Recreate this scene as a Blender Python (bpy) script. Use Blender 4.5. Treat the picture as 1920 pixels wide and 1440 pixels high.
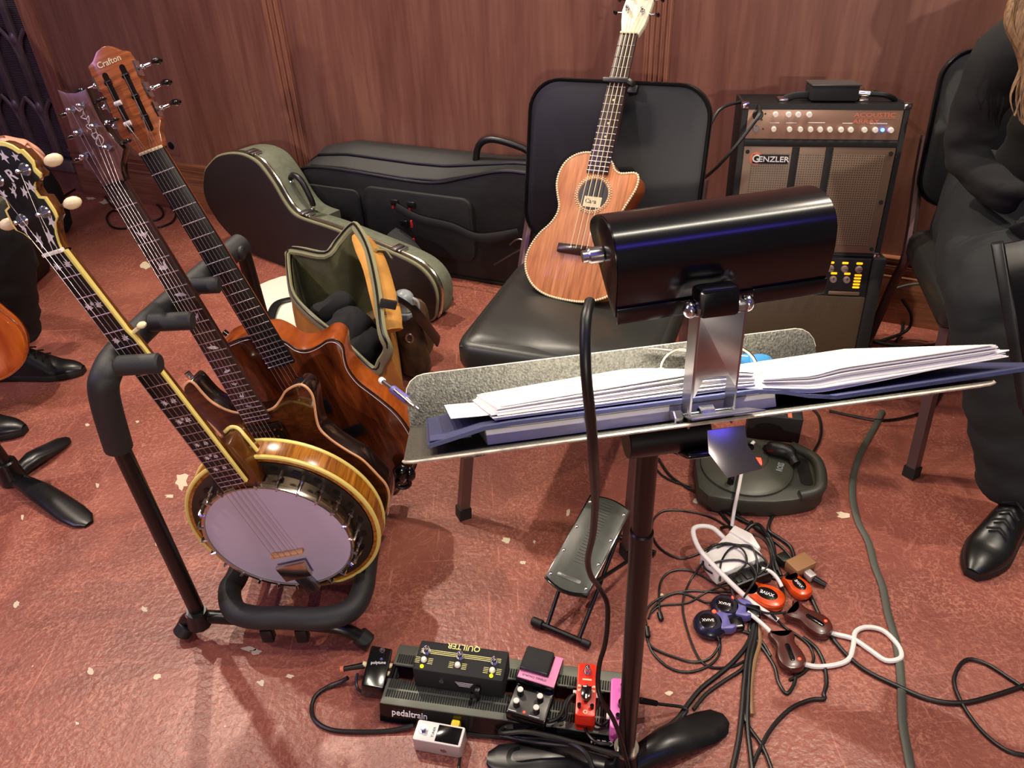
import bpy, bmesh, math, random
from mathutils import Vector, Matrix
from mathutils.geometry import tessellate_polygon
random.seed(7)
C = bpy.context.scene.collection
V = Vector
PI = math.pi
for o in list(bpy.data.objects): bpy.data.objects.remove(o)
# ------------------------------------------------------------------ camera
FPX, CX, CY, CAMH = 1442., 960., 720., 1.30
dn = V((100., -2090., -FPX))
up = (-dn).normalized()
fw = V((0, 0, -1)); yw = (fw - fw.dot(up) * up).normalized(); xw = yw.cross(up)
RW = Matrix((xw, yw, up))            # camera -> world rotation
cam = bpy.data.cameras.new('camera'); cam.sensor_width = 36.; cam.lens = FPX / 1920. * 36.
cam.clip_start = .02
co = bpy.data.objects.new('camera', cam); C.objects.link(co)
co.matrix_world = Matrix.Translation((0, 0, CAMH)) @ RW.to_4x4()
bpy.context.scene.camera = co
CAM = V((0, 0, CAMH))
def ray(px, py): return RW @ V(((px - CX) / FPX, -(py - CY) / FPX, -1.))
def at(px, py, z=0.):
    r = ray(px, py); return CAM + r * ((z - CAMH) / r.z)
def aty(px, py, y):
    r = ray(px, py); return CAM + r * (y / r.y)
# ------------------------------------------------------------------ world, lights, exposure
sc = bpy.context.scene
sc.view_settings.view_transform = 'Standard'; sc.view_settings.look = 'None'
sc.view_settings.exposure = 0.0; sc.view_settings.gamma = 1.0; sc.view_settings.use_curve_mapping = False
w = bpy.data.worlds.new('world'); sc.world = w; w.use_nodes = True
w.node_tree.nodes['Background'].inputs[0].default_value = (.24, .19, .20, 1)
w.node_tree.nodes['Background'].inputs[1].default_value = .40
def light(name, kind, loc, tgt, power, col, size=.1, spot=60, blend=.3, sy=None):
    l = bpy.data.lights.new(name, kind); l.energy = power; l.color = col
    if kind == 'AREA':
        l.size = size
        if sy: l.shape = 'RECTANGLE'; l.size_y = sy
    else: l.shadow_soft_size = size
    if kind == 'SPOT': l.spot_size = math.radians(spot); l.spot_blend = blend
    o = bpy.data.objects.new(name, l); C.objects.link(o); o.location = loc
    if tgt is not None: o.rotation_euler = (V(tgt) - V(loc)).to_track_quat('-Z', 'Y').to_euler()
    return o
light('stage_spot_rear', 'SPOT', (-1.15, 3.05, 3.7), (0, 1.2, 0), 345, (1., .86, .70), .04, 80, .6)
light('stage_spot_rear_left', 'SPOT', (-2.2, 2.8, 3.6), (-.3, 1.0, 0), 225, (1., .86, .70), .05, 80, .6)
light('stage_spot_left', 'SPOT', (-2.4, .5, 3.2), (.2, 1.2, 0), 130, (1., .84, .72), .035, 90, .6)
light('stage_spot_right', 'SPOT', (1.62, 1.72, 3.6), (.6, .9, 0), 235, (1., .86, .70), .03, 75, .6)
light('stage_spot_front', 'SPOT', (-.25, -5.6, 2.35), (-.35, 2.2, .6), 610, (1., .86, .72), .06, 58, .6)
light('house_light', 'AREA', (.95, .70, 3.7), (.95, .71, 0), 50, (1., .93, .76), 1.5, sy=.23)
light('blue_wash', 'AREA', (1.15, -1.5, 3.3), (1.1, .7, .9), 14, (.12, .08, 1.), 1.7, sy=.5)
light('purple_wash_left', 'AREA', (-3.4, .2, 2.6), (-1.2, 2.2, .5), 30, (.62, .42, 1.), .9)
# ------------------------------------------------------------------ materials
def lin(c): 
    return tuple((x / 255 / 12.92 if x / 255 <= .04045 else ((x / 255 + .055) / 1.055) ** 2.4) for x in c) + (1,)
def newmat(name):
    m = bpy.data.materials.new(name); m.use_nodes = True
    return m, m.node_tree.nodes, m.node_tree.links, m.node_tree.nodes['Principled BSDF']
def P(name, col, rough=.5, metal=0., bump=None, var=None, emis=None, coat=0., trans=0., spec=None, sub=None):
    m, N, L, b = newmat(name)
    b.inputs['Base Color'].default_value = lin(col); b.inputs['Roughness'].default_value = rough
    b.inputs['Metallic'].default_value = metal; b.inputs['Coat Weight'].default_value = coat
    b.inputs['Coat Roughness'].default_value = .08
    if spec is not None: b.inputs['Specular IOR Level'].default_value = spec
    if trans: b.inputs['Transmission Weight'].default_value = trans
    if sub: b.inputs['Subsurface Weight'].default_value = sub
    if emis: b.inputs['Emission Color'].default_value = lin(emis[0]); b.inputs['Emission Strength'].default_value = emis[1]
    if bump or var: tc = N.new('ShaderNodeTexCoord')
    if var:
        n = N.new('ShaderNodeTexNoise'); n.inputs['Scale'].default_value = var[0]; n.inputs['Detail'].default_value = 5
        L.new(tc.outputs['Object'], n.inputs['Vector'])
        r = N.new('ShaderNodeValToRGB'); r.color_ramp.elements[0].position = .3; r.color_ramp.elements[1].position = .7
        c = lin(col); a = var[1]
        r.color_ramp.elements[0].color = tuple(x * (1 - a) for x in c[:3]) + (1,)
        r.color_ramp.elements[1].color = tuple(min(1, x * (1 + a)) for x in c[:3]) + (1,)
        L.new(n.outputs['Fac'], r.inputs['Fac']); L.new(r.outputs['Color'], b.inputs['Base Color'])
    if bump:
        n = N.new('ShaderNodeTexNoise'); n.inputs['Scale'].default_value = bump[0]; n.inputs['Detail'].default_value = 3
        L.new(tc.outputs['Object'], n.inputs['Vector'])
        bp = N.new('ShaderNodeBump'); bp.inputs['Strength'].default_value = bump[1]; bp.inputs['Distance'].default_value = .002
        L.new(n.outputs['Fac'], bp.inputs['Height']); L.new(bp.outputs['Normal'], b.inputs['Normal'])
    return m
def wood(name, c1, c2, scale=(30, 2, 30), rough=.35, coat=.0, fine=.4, dist=1.2, rot=(0, 0, 0), c3=None):
    m, N, L, b = newmat(name)
    b.inputs['Roughness'].default_value = rough; b.inputs['Coat Weight'].default_value = coat; b.inputs['Coat Roughness'].default_value = .06
    tc = N.new('ShaderNodeTexCoord'); mp = N.new('ShaderNodeMapping'); mp.inputs['Scale'].default_value = scale; mp.inputs['Rotation'].default_value = rot
    L.new(tc.outputs['Object'], mp.inputs['Vector'])
    n = N.new('ShaderNodeTexNoise'); n.inputs['Scale'].default_value = 1.; n.inputs['Detail'].default_value = 6; n.inputs['Distortion'].default_value = dist
    L.new(mp.outputs['Vector'], n.inputs['Vector'])
    n2 = N.new('ShaderNodeTexNoise'); n2.inputs['Scale'].default_value = 6.; n2.inputs['Detail'].default_value = 4
    L.new(mp.outputs['Vector'], n2.inputs['Vector'])
    mx = N.new('ShaderNodeMix'); mx.data_type = 'FLOAT'; mx.inputs[0].default_value = fine
    L.new(n.outputs['Fac'], mx.inputs[2]); L.new(n2.outputs['Fac'], mx.inputs[3])
    r = N.new('ShaderNodeValToRGB'); e = r.color_ramp.elements
    e[0].position = .36; e[0].color = lin(c1); e[1].position = .66; e[1].color = lin(c2)
    if c3: k = e.new(.51); k.color = lin(c3)
    L.new(mx.outputs[0], r.inputs['Fac']); L.new(r.outputs['Color'], b.inputs['Base Color'])
    return m
def floor_material():
    m, N, L, b = newmat('painted_floor')
    tc = N.new('ShaderNodeTexCoord')
    def noise(s, d=5, dist=0., mp=None):
        n = N.new('ShaderNodeTexNoise'); n.inputs['Scale'].default_value = s; n.inputs['Detail'].default_value = d; n.inputs['Distortion'].default_value = dist
        if mp:
            q = N.new('ShaderNodeMapping'); q.inputs['Scale'].default_value = mp[0]; q.inputs['Rotation'].default_value = mp[1]
            L.new(tc.outputs['Object'], q.inputs['Vector']); L.new(q.outputs['Vector'], n.inputs['Vector'])
        else: L.new(tc.outputs['Object'], n.inputs['Vector'])
        return n.outputs['Fac']
    def ramp(src, stops):
        r = N.new('ShaderNodeValToRGB'); e = r.color_ramp.elements
        e[0].position, e[0].color = stops[0]; e[1].position, e[1].color = stops[-1]
        for p, c in stops[1:-1]: k = e.new(p); k.color = c
        L.new(src, r.inputs['Fac']); return r.outputs['Color']
    def mix(f, a, c, fac=None):
        x = N.new('ShaderNodeMix'); x.data_type = 'RGBA'
        if fac is None: L.new(f, x.inputs[0])
        else: x.inputs[0].default_value = fac
        for s, i in ((a, 6), (c, 7)):
            if isinstance(s, tuple): x.inputs[i].default_value = s
            else: L.new(s, x.inputs[i])
        return x.outputs[2]
    base = ramp(noise(3.2, 8, .6), [(.30, lin((120, 64, 54))), (.52, lin((134, 74, 62))), (.72, lin((150, 88, 72)))])
    W = (1, 1, 1, 1); K = (0, 0, 0, 1)
    patch = ramp(noise(150, 9, .9), [(.47, K), (.66, (.75, .75, .75, 1))])
    big = ramp(noise(5.5, 6, .8), [(.36, (.12, .12, .12, 1)), (.66, W)])
    pm = N.new('ShaderNodeMix'); pm.data_type = 'RGBA'; pm.blend_type = 'MULTIPLY'; pm.inputs[0].default_value = 1.
    L.new(patch, pm.inputs[6]); L.new(big, pm.inputs[7])
    base = mix(pm.outputs[2], base, lin((186, 122, 98)))
    vein = ramp(noise(9, 8, 2.2), [(.485, K), (.5, (.5, .5, .5, 1)), (.515, K)])
    base = mix(vein, base, lin((182, 118, 100)))
    scr = ramp(noise(1., 2, .4, ((150, 5, 1), (0, 0, .7))), [(.68, K), (.72, (.5, .5, .5, 1))])
    base = mix(scr, base, lin((196, 126, 104)))
    scr2 = ramp(noise(1., 2, .6, ((4, 130, 1), (0, 0, .35))), [(.70, K), (.74, (.45, .45, .45, 1))])
    base = mix(scr2, base, lin((196, 126, 104)))
    vo = N.new('ShaderNodeTexVoronoi'); vo.inputs['Scale'].default_value = 15.; vo.inputs['Randomness'].default_value = 1.
    L.new(tc.outputs['Object'], vo.inputs['Vector'])
    spk = ramp(vo.outputs['Distance'], [(.022, W), (.036, K)])
    sel = ramp(noise(6., 2), [(.50, K), (.54, W)])
    sm = N.new('ShaderNodeMath'); sm.operation = 'MULTIPLY'; L.new(spk, sm.inputs[0]); L.new(sel, sm.inputs[1])
    base = mix(sm.outputs[0], base, lin((216, 190, 168)))
    L.new(base, b.inputs['Base Color'])
    rr = N.new('ShaderNodeMapRange'); L.new(noise(9, 4), rr.inputs[0]); rr.inputs[3].default_value = .26; rr.inputs[4].default_value = .5
    L.new(rr.outputs[0], b.inputs['Roughness'])
    bp = N.new('ShaderNodeBump'); bp.inputs['Strength'].default_value = .5; bp.inputs['Distance'].default_value = .003
    L.new(noise(80, 3, .3), bp.inputs['Height']); L.new(bp.outputs['Normal'], b.inputs['Normal'])
    return m
def stripes(name, c1, c2, freq, axis, rough=.6, duty=.8, freq2=None):
    m, N, L, b = newmat(name); b.inputs['Roughness'].default_value = rough
    tc = N.new('ShaderNodeTexCoord'); sp = N.new('ShaderNodeSeparateXYZ'); L.new(tc.outputs['Object'], sp.inputs[0])
    def st(ax, f):
        mm = N.new('ShaderNodeMath'); mm.operation = 'MULTIPLY'; mm.inputs[1].default_value = f; L.new(sp.outputs[ax], mm.inputs[0])
        fr = N.new('ShaderNodeMath'); fr.operation = 'FRACT'; L.new(mm.outputs[0], fr.inputs[0])
        g = N.new('ShaderNodeMath'); g.operation = 'GREATER_THAN'; g.inputs[1].default_value = duty; L.new(fr.outputs[0], g.inputs[0]); return g.outputs[0]
    f = st(axis, freq)
    if freq2:
        g = st(1 - axis, freq2); mx = N.new('ShaderNodeMath'); mx.operation = 'MAXIMUM'; L.new(f, mx.inputs[0]); L.new(g, mx.inputs[1]); f = mx.outputs[0]
    x = N.new('ShaderNodeMix'); x.data_type = 'RGBA'; x.inputs[6].default_value = lin(c1); x.inputs[7].default_value = lin(c2)
    L.new(f, x.inputs[0]); L.new(x.outputs[2], b.inputs['Base Color'])
    return m
M = {}
M['floor'] = floor_material()
M['panel'] = wood('wall_panel_wood', (108, 67, 54), (139, 95, 77), (11, .8, 11), .42, .15, .35, 1.2, c3=(124, 80, 66))
M['trimwood'] = wood('trim_wood', (122, 76, 58), (176, 120, 94), (60, 2, 60), .45, .1, .5)
M['basewood'] = wood('base_wood', (112, 68, 46), (160, 106, 74), (1.5, 40, 40), .45, .1, .5)
M['grille'] = P('grey_cast_metal', (128, 112, 112), .45, .6, var=(9, .25))
M['grille_dark'] = P('dark_mesh', (40, 36, 42), .7)
M['black'] = P('black_plastic', (14, 14, 15), .38)
M['blackgloss'] = P('black_gloss', (8, 8, 10), .16, coat=.3)
M['hood'] = P('hood_black_enamel', (6, 6, 9), .23, coat=.15, var=(30, .3))
M['matte'] = P('black_matte', (20, 20, 21), .75)
M['foam'] = P('black_foam', (30, 31, 32), .55, bump=(900, .25))
M['rubber'] = P('rubber', (17, 17, 17), .6)
M['tubeblk'] = P('black_tube', (9, 8, 8), .34, .0)
M['chrome'] = P('chrome', (215, 215, 220), .16, 1.)
M['steel'] = P('brushed_steel', (168, 165, 168), .3, 1., var=(24, .15))
M['flangem'] = P('dull_flange', (96, 88, 80), .4, .9)
M['nickel'] = P('nickel', (205, 196, 178), .22, 1.)
M['castiron'] = P('worn_black_cast', (26, 26, 27), .3, .3, var=(14, .7))
M['deskmetal'] = P('speckled_desk_metal', (92, 90, 80), .36, .25, bump=(420, .8), var=(380, .55))
M['edgeworn'] = P('worn_edge', (196, 188, 172), .5, .3, var=(120, .3))
M['vinyl'] = P('black_vinyl', (36, 38, 35), .38, bump=(14, .5))
M['vinylback'] = P('black_vinyl_back', (13, 14, 17), .5, bump=(600, .15))
M['legmetal'] = P('bronze_leg', (116, 90, 88), .35, .7)
M['cord'] = P('black_cord', (12, 12, 12), .42)
M['whitecord'] = P('white_cord', (226, 220, 214), .4)
M['greycord'] = P('grey_flat_cable', (74, 76, 68), .5)
M['tancord'] = P('tan_cord', (132, 98, 62), .5)
M['white'] = P('white_plastic', (238, 234, 226), .35)
M['cream'] = P('cream', (224, 208, 168), .4)
M['binding'] = P('cream_binding', (232, 212, 120), .35)
M['tanbind'] = P('tan_binding', (214, 160, 116), .4)
M['pearl'] = P('pearl', (216, 206, 214), .25, .1, var=(60, .15))
M['ebony'] = P('ebony', (14, 12, 13), .4)
M['rosewood'] = wood('rosewood_board', (34, 18, 16), (58, 34, 30), (60, 3, 60), .42)
M['rosehead'] = wood('rosewood_head', (78, 46, 44), (112, 74, 70), (90, 4, 90), .3, .3)
M['fret'] = P('fret_wire', (226, 216, 220), .25, .9)
M['string'] = P('string_wire', (206, 196, 196), .3, .9)
M['koa'] = wood('koa_gloss', (50, 20, 9), (122, 58, 24), (22, 3, 22), .16, .7, .3, 2., c3=(86, 37, 15))
M['koaside'] = wood('koa_side', (128, 56, 16), (176, 88, 30), (6, 20, 6), .2, .6, .3)
M['flamehead'] = wood('flame_maple_amber', (118, 62, 34), (172, 102, 60), (8, 130, 8), .2, .4, .3, .8, c3=(150, 82, 44))
M['darktop'] = wood('dark_flame_top', (34, 14, 9), (84, 38, 18), (18, 70, 18), .13, .8, .3, .8)
M['darkside'] = P('dark_gloss_side', (24, 13, 10), .16, coat=.6)
M['neckwood'] = P('dark_neck', (52, 24, 14), .25, coat=.4)
M['banjoneck'] = wood('banjo_neck', (72, 36, 10), (112, 64, 22), (10, 4, 10), .2, .6)
M['flame'] = wood('flame_resonator', (112, 62, 14), (196, 132, 42), (75, 75, 4), .22, .6, .35, 1., c3=(160, 98, 26))
M['skin'] = P('frosted_head', (196, 184, 206), .42, var=(7, .06))
M['ukewood'] = wood('acacia_top', (150, 88, 46), (206, 138, 88), (52, 3.2, 52), .42, .1, .4, 1.3, c3=(182, 112, 66))
M['ukeside'] = wood('acacia_side', (132, 64, 26), (172, 92, 44), (10, 40, 10), .35, .2)
M['ukehead'] = P('pale_head', (206, 204, 176), .4)
M['rope'] = stripes('rope_binding', (222, 210, 178), (50, 34, 24), 160, 1, .5, .6)
M['paper'] = P('paper', (236, 232, 230), .8)
M['music'] = stripes('printed_music', (240, 236, 228), (178, 170, 166), 95, 1, .8, .72)
M['navy'] = P('navy_cover', (56, 60, 94), .55, bump=(300, .2))
M['olive'] = P('olive_fabric', (122, 120, 86), .85, var=(20, .2), bump=(500, .4))
M['oliveband'] = P('olive_band', (128, 126, 92), .8, bump=(600, .3))
M['darkolive'] = P('dark_olive_lining', (60, 56, 42), .9, var=(12, .3))
M['tan'] = P('tan_canvas', (178, 126, 52), .75, var=(14, .25))
M['camo'] = P('brown_olive_cloth', (84, 62, 34), .85, var=(16, .7))
M['caseface'] = P('case_brown_leatherette', (30, 18, 19), .6, bump=(700, .2))
M['caseside'] = P('case_grey_green', (98, 103, 84), .62, var=(60, .15), bump=(500, .3))
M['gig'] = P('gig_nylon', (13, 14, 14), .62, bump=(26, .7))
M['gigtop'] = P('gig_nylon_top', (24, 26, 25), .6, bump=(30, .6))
M['cloth'] = P('black_cloth', (13, 13, 14), .9, bump=(18, 1.))
M['pants'] = P('charcoal_trousers', (20, 24, 25), .85, bump=(16, 1.))
M['skinp'] = P('skin', (205, 150, 125), .55, sub=.1)
M['hair'] = wood('blonde_hair', (90, 62, 40), (176, 140, 96), (90, 90, 5), .5, 0, .5)
M['shoe'] = P('black_shoe', (15, 16, 16), .35, var=(20, .4))
M['ampblk'] = P('amp_tolex', (20, 19, 22), .5, bump=(600, .4))
M['amppanel'] = P('bronze_panel', (158, 124, 104), .4, .3, var=(300, .06))
M['ampgrille'] = P('grille_frame_bronze', (124, 100, 82), .45, .25)
M['ampmesh'] = stripes('amp_mesh', (28, 23, 20), (126, 104, 84), 170, 0, .5, .42, 170)
M['ampweave'] = stripes('amp_weave', (20, 16, 12), (88, 72, 50), 260, 0, .6, .45, 260)
M['knobw'] = P('ivory_knob', (238, 228, 214), .35)
M['knobd'] = P('dull_rose_knob', (128, 108, 104), .4)
M['amber'] = P('amber_led', (255, 170, 10), .4, emis=((255, 165, 10), 1.6))
M['blueled'] = P('blue_led', (60, 110, 255), .4, emis=((50, 100, 255), 14))
M['redled'] = P('red_led', (255, 50, 30), .4, emis=((255, 50, 30), 5))
M['yelled'] = P('yellow_led', (220, 220, 20), .4, emis=((215, 220, 20), 2.2))
M['wtext'] = P('white_print', (235, 230, 228), .5)
M['otext'] = P('orange_print', (206, 112, 80), .5)
M['dtext'] = P('dark_print', (70, 60, 56), .5)
M['ytext'] = P('pale_yellow_print', (226, 220, 140), .5)
M['pink'] = P('pink_enamel', (222, 134, 178), .4)
M['brightpink'] = P('hot_pink_enamel', (226, 112, 190), .35)
M['red'] = P('red_enamel', (218, 46, 26), .32)
M['silver'] = P('silver_box', (196, 188, 184), .4, .5)
M['pedgrey'] = P('pedal_grey', (84, 84, 82), .35, .5)
M['board'] = P('board_grey', (98, 101, 90), .45, .3)
M['velcro'] = P('velcro', (30, 31, 29), .85, bump=(300, .8))
M['yellow'] = P('yellow_tape', (236, 206, 20), .45)
M['orangeenamel'] = P('orange_figured', (206, 70, 16), .25, coat=.5, var=(60, .3))
M['brownenamel'] = P('brown_wood_plastic', (74, 32, 26), .3, coat=.4, var=(30, .3))
M['blueblack'] = P('blue_black_plastic', (20, 22, 40), .3, coat=.3)
M['lilac'] = P('lilac_plastic', (92, 86, 150), .4)
M['brownbox'] = P('brown_wood_box', (146, 104, 66), .55)
M['reel'] = P('reel_green_black', (48, 49, 40), .5)
M['reel2'] = P('reel_disc', (66, 67, 56), .42)
M['bluepick'] = P('blue_pick', (58, 128, 172), .4)
M['capgrey'] = P('grey_cap', (150, 158, 160), .35)
M['whitetote'] = P('white_tote', (222, 222, 204), .7)
M['redtrim'] = P('red_trim', (200, 40, 34), .5)
M['sunburst'] = wood('sunburst_varnish', (150, 56, 14), (214, 112, 38), (12, 2, 12), .14, .8, .3)
M['outlet'] = P('outlet_plate', (136, 94, 82), .4, .3)
M['chip'] = P('bare_paint_chip', (206, 190, 162), .6)
M['bulb'] = P('lamp_tube', (255, 240, 215), .5, emis=((255, 236, 205), 9))
M['mat'] = P('stool_rubber_mat', (52, 55, 48), .4, var=(40, .3))
# ------------------------------------------------------------------ mesh builder
def frame(o, x, y, z=None):
    x = V(x).normalized(); y = V(y); y = (y - y.dot(x) * x).normalized(); z = x.cross(y)
    m = Matrix((x, y, z)).transposed().to_4x4(); m.translation = V(o); return m
def smooth(pts, n=4, closed=False):
    pts = [V(p) for p in pts]; N = len(pts); out = []
    rng = range(N if closed else N - 1)
    for i in rng:
        if closed: a, b, c, d = pts[i - 1], pts[i], pts[(i + 1) % N], pts[(i + 2) % N]
        else: a, b, c, d = pts[max(i - 1, 0)], pts[i], pts[i + 1], pts[min(i + 2, N - 1)]
        for k in range(n):
            t = k / n
            out.append(.5 * ((2 * b) + (c - a) * t + (2 * a - 5 * b + 4 * c - d) * t * t + (3 * b - a - 3 * c + d) * t ** 3))
    if not closed: out.append(pts[-1])
    return out
class MB:
    def __init__(s): s.v = []; s.f = []; s.m = []; s.mi = 0
    def add(s, vs, fs):
        b = len(s.v); s.v += [V(p) for p in vs]; s.f += [tuple(b + i for i in f) for f in fs]; s.m += [s.mi] * len(fs); return s
    def xf(s, mat): s.v = [mat @ p for p in s.v]; return s
    def box(s, x0, x1, y0, y1, z0, z1, bev=0., seg=2):
        if bev > 0:
            return s.prism(rrect(x0, x1, y0, y1, min(bev, (x1 - x0) / 2.01, (y1 - y0) / 2.01), seg), z0, z1, bev=min(bev, (z1 - z0) / 2.01))
        return s.add([(x0, y0, z0), (x1, y0, z0), (x1, y1, z0), (x0, y1, z0), (x0, y0, z1), (x1, y0, z1), (x1, y1, z1), (x0, y1, z1)],
                     [(0, 3, 2, 1), (4, 5, 6, 7), (0, 1, 5, 4), (1, 2, 6, 5), (2, 3, 7, 6), (3, 0, 4, 7)])
    def prism(s, poly, z0, z1, bev=0., bot=True, taper=1.):
        poly = [(p[0], p[1]) for p in poly]
        ar = sum(poly[i - 1][0] * poly[i][1] - poly[i][0] * poly[i - 1][1] for i in range(len(poly)))
        if ar < 0: poly = poly[::-1]
        n = len(poly)
        def off(d):
            o = []
            for i in range(n):
                a, b, c = V(poly[i - 1]), V(poly[i]), V(poly[(i + 1) % n])
                e1 = (b - a); e2 = (c - b)
                e1 = e1.normalized() if e1.length else V((0, 0)); e2 = e2.normalized() if e2.length else V((0, 0))
                nn = V((-(e1.y + e2.y), e1.x + e2.x))
                if nn.length < 1e-6: nn = V((-e1.y, e1.x))
                nn.normalize(); o.append(b + nn * d)
            return o
        rings = [(off(bev), z0), (off(bev * .3), z0 + bev * .3), (off(0), z0 + bev), (off(0), z1 - bev), (off(bev * .3), z1 - bev * .3), (off(bev), z1)] if bev > 0 else [(off(0), z0), (off(0), z1)]
        vs = [(p[0], p[1], z) for r, z in rings for p in r]; fs = []
        for k in range(len(rings) - 1):
            for i in range(n): j = (i + 1) % n; fs.append((k * n + i, k * n + j, (k + 1) * n + j, (k + 1) * n + i))
        if bot: fs.append(tuple(range(n))[::-1])
        fs.append(tuple((len(rings) - 1) * n + i for i in range(n)))
        return s.add(vs, fs)
    def tube(s, pts, r, n=8, closed=False, cap=True, flat=1., upv=None):
        pts = [V(p) for p in pts]; q = [pts[0]]
        for p in pts[1:]:
            if (p - q[-1]).length > 1e-6: q.append(p)
        pts = q; K = len(pts)
        rr = r if isinstance(r, (list, tuple)) else [r] * K
        if len(rr) < K: rr = list(rr) + [rr[-1]] * (K - len(rr))
        t0 = (pts[1] - pts[0]).normalized()
        u = V(upv) if upv is not None else (V((0, 0, 1)) if abs(t0.z) < .9 else V((1, 0, 0)))
        u = (u - u.dot(t0) * t0).normalized(); vs = []
        for i, p in enumerate(pts):
            a = pts[i - 1] if (i or closed) else pts[0]; b = pts[(i + 1) % K] if (i < K - 1 or closed) else pts[-1]
            t = (b - a); t = t.normalized() if t.length > 1e-9 else t0
            u2 = (V(upv) if upv is not None else u); u2 = u2 - u2.dot(t) * t
            if u2.length > 1e-5: u = u2.normalized()
            w_ = t.cross(u)
            for k in range(n):
                an = 2 * PI * k / n; vs.append(p + (w_ * math.cos(an) + u * (math.sin(an) * flat)) * rr[i])
        fs = []
        for i in range(K if closed else K - 1):
            j = (i + 1) % K
            for k in range(n): l = (k + 1) % n; fs.append((i * n + k, i * n + l, j * n + l, j * n + k))
        if cap and not closed: fs += [tuple(range(n))[::-1], tuple((K - 1) * n + k for k in range(n))]
        return s.add(vs, fs)
    def cyl(s, a, b, r, r2=None, n=16, bev=0.):
        a, b = V(a), V(b); r2 = r if r2 is None else r2
        if bev:
            d = (b - a).normalized() * bev
            return s.tube([a, a + d, b - d, b], [r - bev, r, r2, r2 - bev], n)
        return s.tube([a, b], [r, r2], n)
    def sph(s, c, r, n=12, sc=(1, 1, 1)):
        c = V(c); vs = []; fs = []; m = n // 2
        for i in range(m + 1):
            th = PI * i / m
            for k in range(n):
                ph = 2 * PI * k / n; vs.append(c + V((math.sin(th) * math.cos(ph) * sc[0], math.sin(th) * math.sin(ph) * sc[1], math.cos(th) * sc[2])) * r)
        for i in range(m):
            for k in range(n): l = (k + 1) % n; fs.append((i * n + k, (i + 1) * n + k, (i + 1) * n + l, i * n + l))
        return s.add(vs, fs)
    def lathe(s, prof, c=(0, 0), n=40, a0=0., a1=2 * PI):
        full = abs(a1 - a0 - 2 * PI) < 1e-6; N = n if full else n + 1; vs = []
        for r, z in prof:
            for k in range(N): an = a0 + (a1 - a0) * k / n; vs.append((c[0] + r * math.cos(an), c[1] + r * math.sin(an), z))
        fs = []
        for i in range(len(prof) - 1):
            for k in range(n): l = (k + 1) % N; fs.append((i * N + k, i * N + l, (i + 1) * N + l, (i + 1) * N + k))
        return s.add(vs, fs)
    def grid(s, fn, nu, nv, th=0.):
        vs = [V(fn(i / nu, j / nv)) for j in range(nv + 1) for i in range(nu + 1)]; W = nu + 1; fs = []
        for j in range(nv):
            for i in range(nu): fs.append((j * W + i, j * W + i + 1, (j + 1) * W + i + 1, (j + 1) * W + i))
        if th:
            nm = [V((0, 0, 0)) for _ in vs]
            for f in fs:
                q = (vs[f[2]] - vs[f[0]]).cross(vs[f[3]] - vs[f[1]])
                for i in f: nm[i] += q
            n0 = len(vs); vs += [p - q.normalized() * th if q.length else p for p, q in zip(vs, nm)]
            fs += [tuple(n0 + i for i in f[::-1]) for f in fs[:]]
            bd = [i for i in range(W)] + [j * W + nu for j in range(1, nv + 1)] + [nv * W + i for i in range(nu - 1, -1, -1)] + [j * W for j in range(nv - 1, 0, -1)]
            for a, b in zip(bd, bd[1:] + bd[:1]): fs.append((b, a, n0 + a, n0 + b))
        return s.add(vs, fs)
def rrect(x0, x1, y0, y1, r, seg=4):
    o = []
    for cx, cy, a in ((x1 - r, y0 + r, -PI / 2), (x1 - r, y1 - r, 0), (x0 + r, y1 - r, PI / 2), (x0 + r, y0 + r, PI)):
        for k in range(seg + 1): t = a + PI / 2 * k / seg; o.append((cx + r * math.cos(t), cy + r * math.sin(t)))
    return o
def circ(cx, cy, r, n=16): return [(cx + r * math.cos(2 * PI * k / n), cy + r * math.sin(2 * PI * k / n)) for k in range(n)]
def obj(name, mb, mat, parent=None, fr=None, sharp=38):
    me = bpy.data.meshes.new(name); me.from_pydata([tuple(p) for p in mb.v], [], mb.f)
    for q in (mat if isinstance(mat, (list, tuple)) else [mat]): me.materials.append(M[q])
    if any(mb.m): me.polygons.foreach_set('material_index', mb.m)
    bm = bmesh.new(); bm.from_mesh(me); bmesh.ops.recalc_face_normals(bm, faces=bm.faces); bm.to_mesh(me); bm.free()
    me.polygons.foreach_set('use_smooth', [True] * len(me.polygons)); me.set_sharp_from_angle(angle=math.radians(sharp)); me.update()
    o = bpy.data.objects.new(name, me); C.objects.link(o)
    if parent is not None: o.parent = parent
    if fr is not None: o.matrix_basis = fr
    return o
def tag(o, label, cat, group=None):
    o['label'] = label; o['category'] = cat
    if group: o['group'] = group
    return o
class Thing:
    def __init__(s, name, label, cat, base, fr=None, group=None):
        s.e = bpy.data.objects.new(name, None); C.objects.link(s.e); s.e.location = base; s.e.empty_display_size = .05
        tag(s.e, label, cat, group); s.base = V(base)
        s.fr = Matrix.Identity(4) if fr is None else fr
    def part(s, name, mb, mat, parent=None, label=None, fr=None, sharp=38):
        f = Matrix.Translation(-s.base) @ (s.fr if fr is None else fr)
        o = obj(name, mb, mat, parent or s.e, f if parent is None else None, sharp)
        if label: o['label'] = label
        return o
def single(name, mb, mat, label, cat, fr=None, group=None, sharp=38):
    return tag(obj(name, mb, mat, None, fr, sharp), label, cat, group)
def rebase(mb):       # mesh in world coordinates -> local around its lowest centre
    xs = [p.x for p in mb.v]; ys = [p.y for p in mb.v]; z = min(p.z for p in mb.v)
    c = V(((min(xs) + max(xs)) / 2, (min(ys) + max(ys)) / 2, z)); mb.v = [p - c for p in mb.v]; return Matrix.Translation(c)
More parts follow.
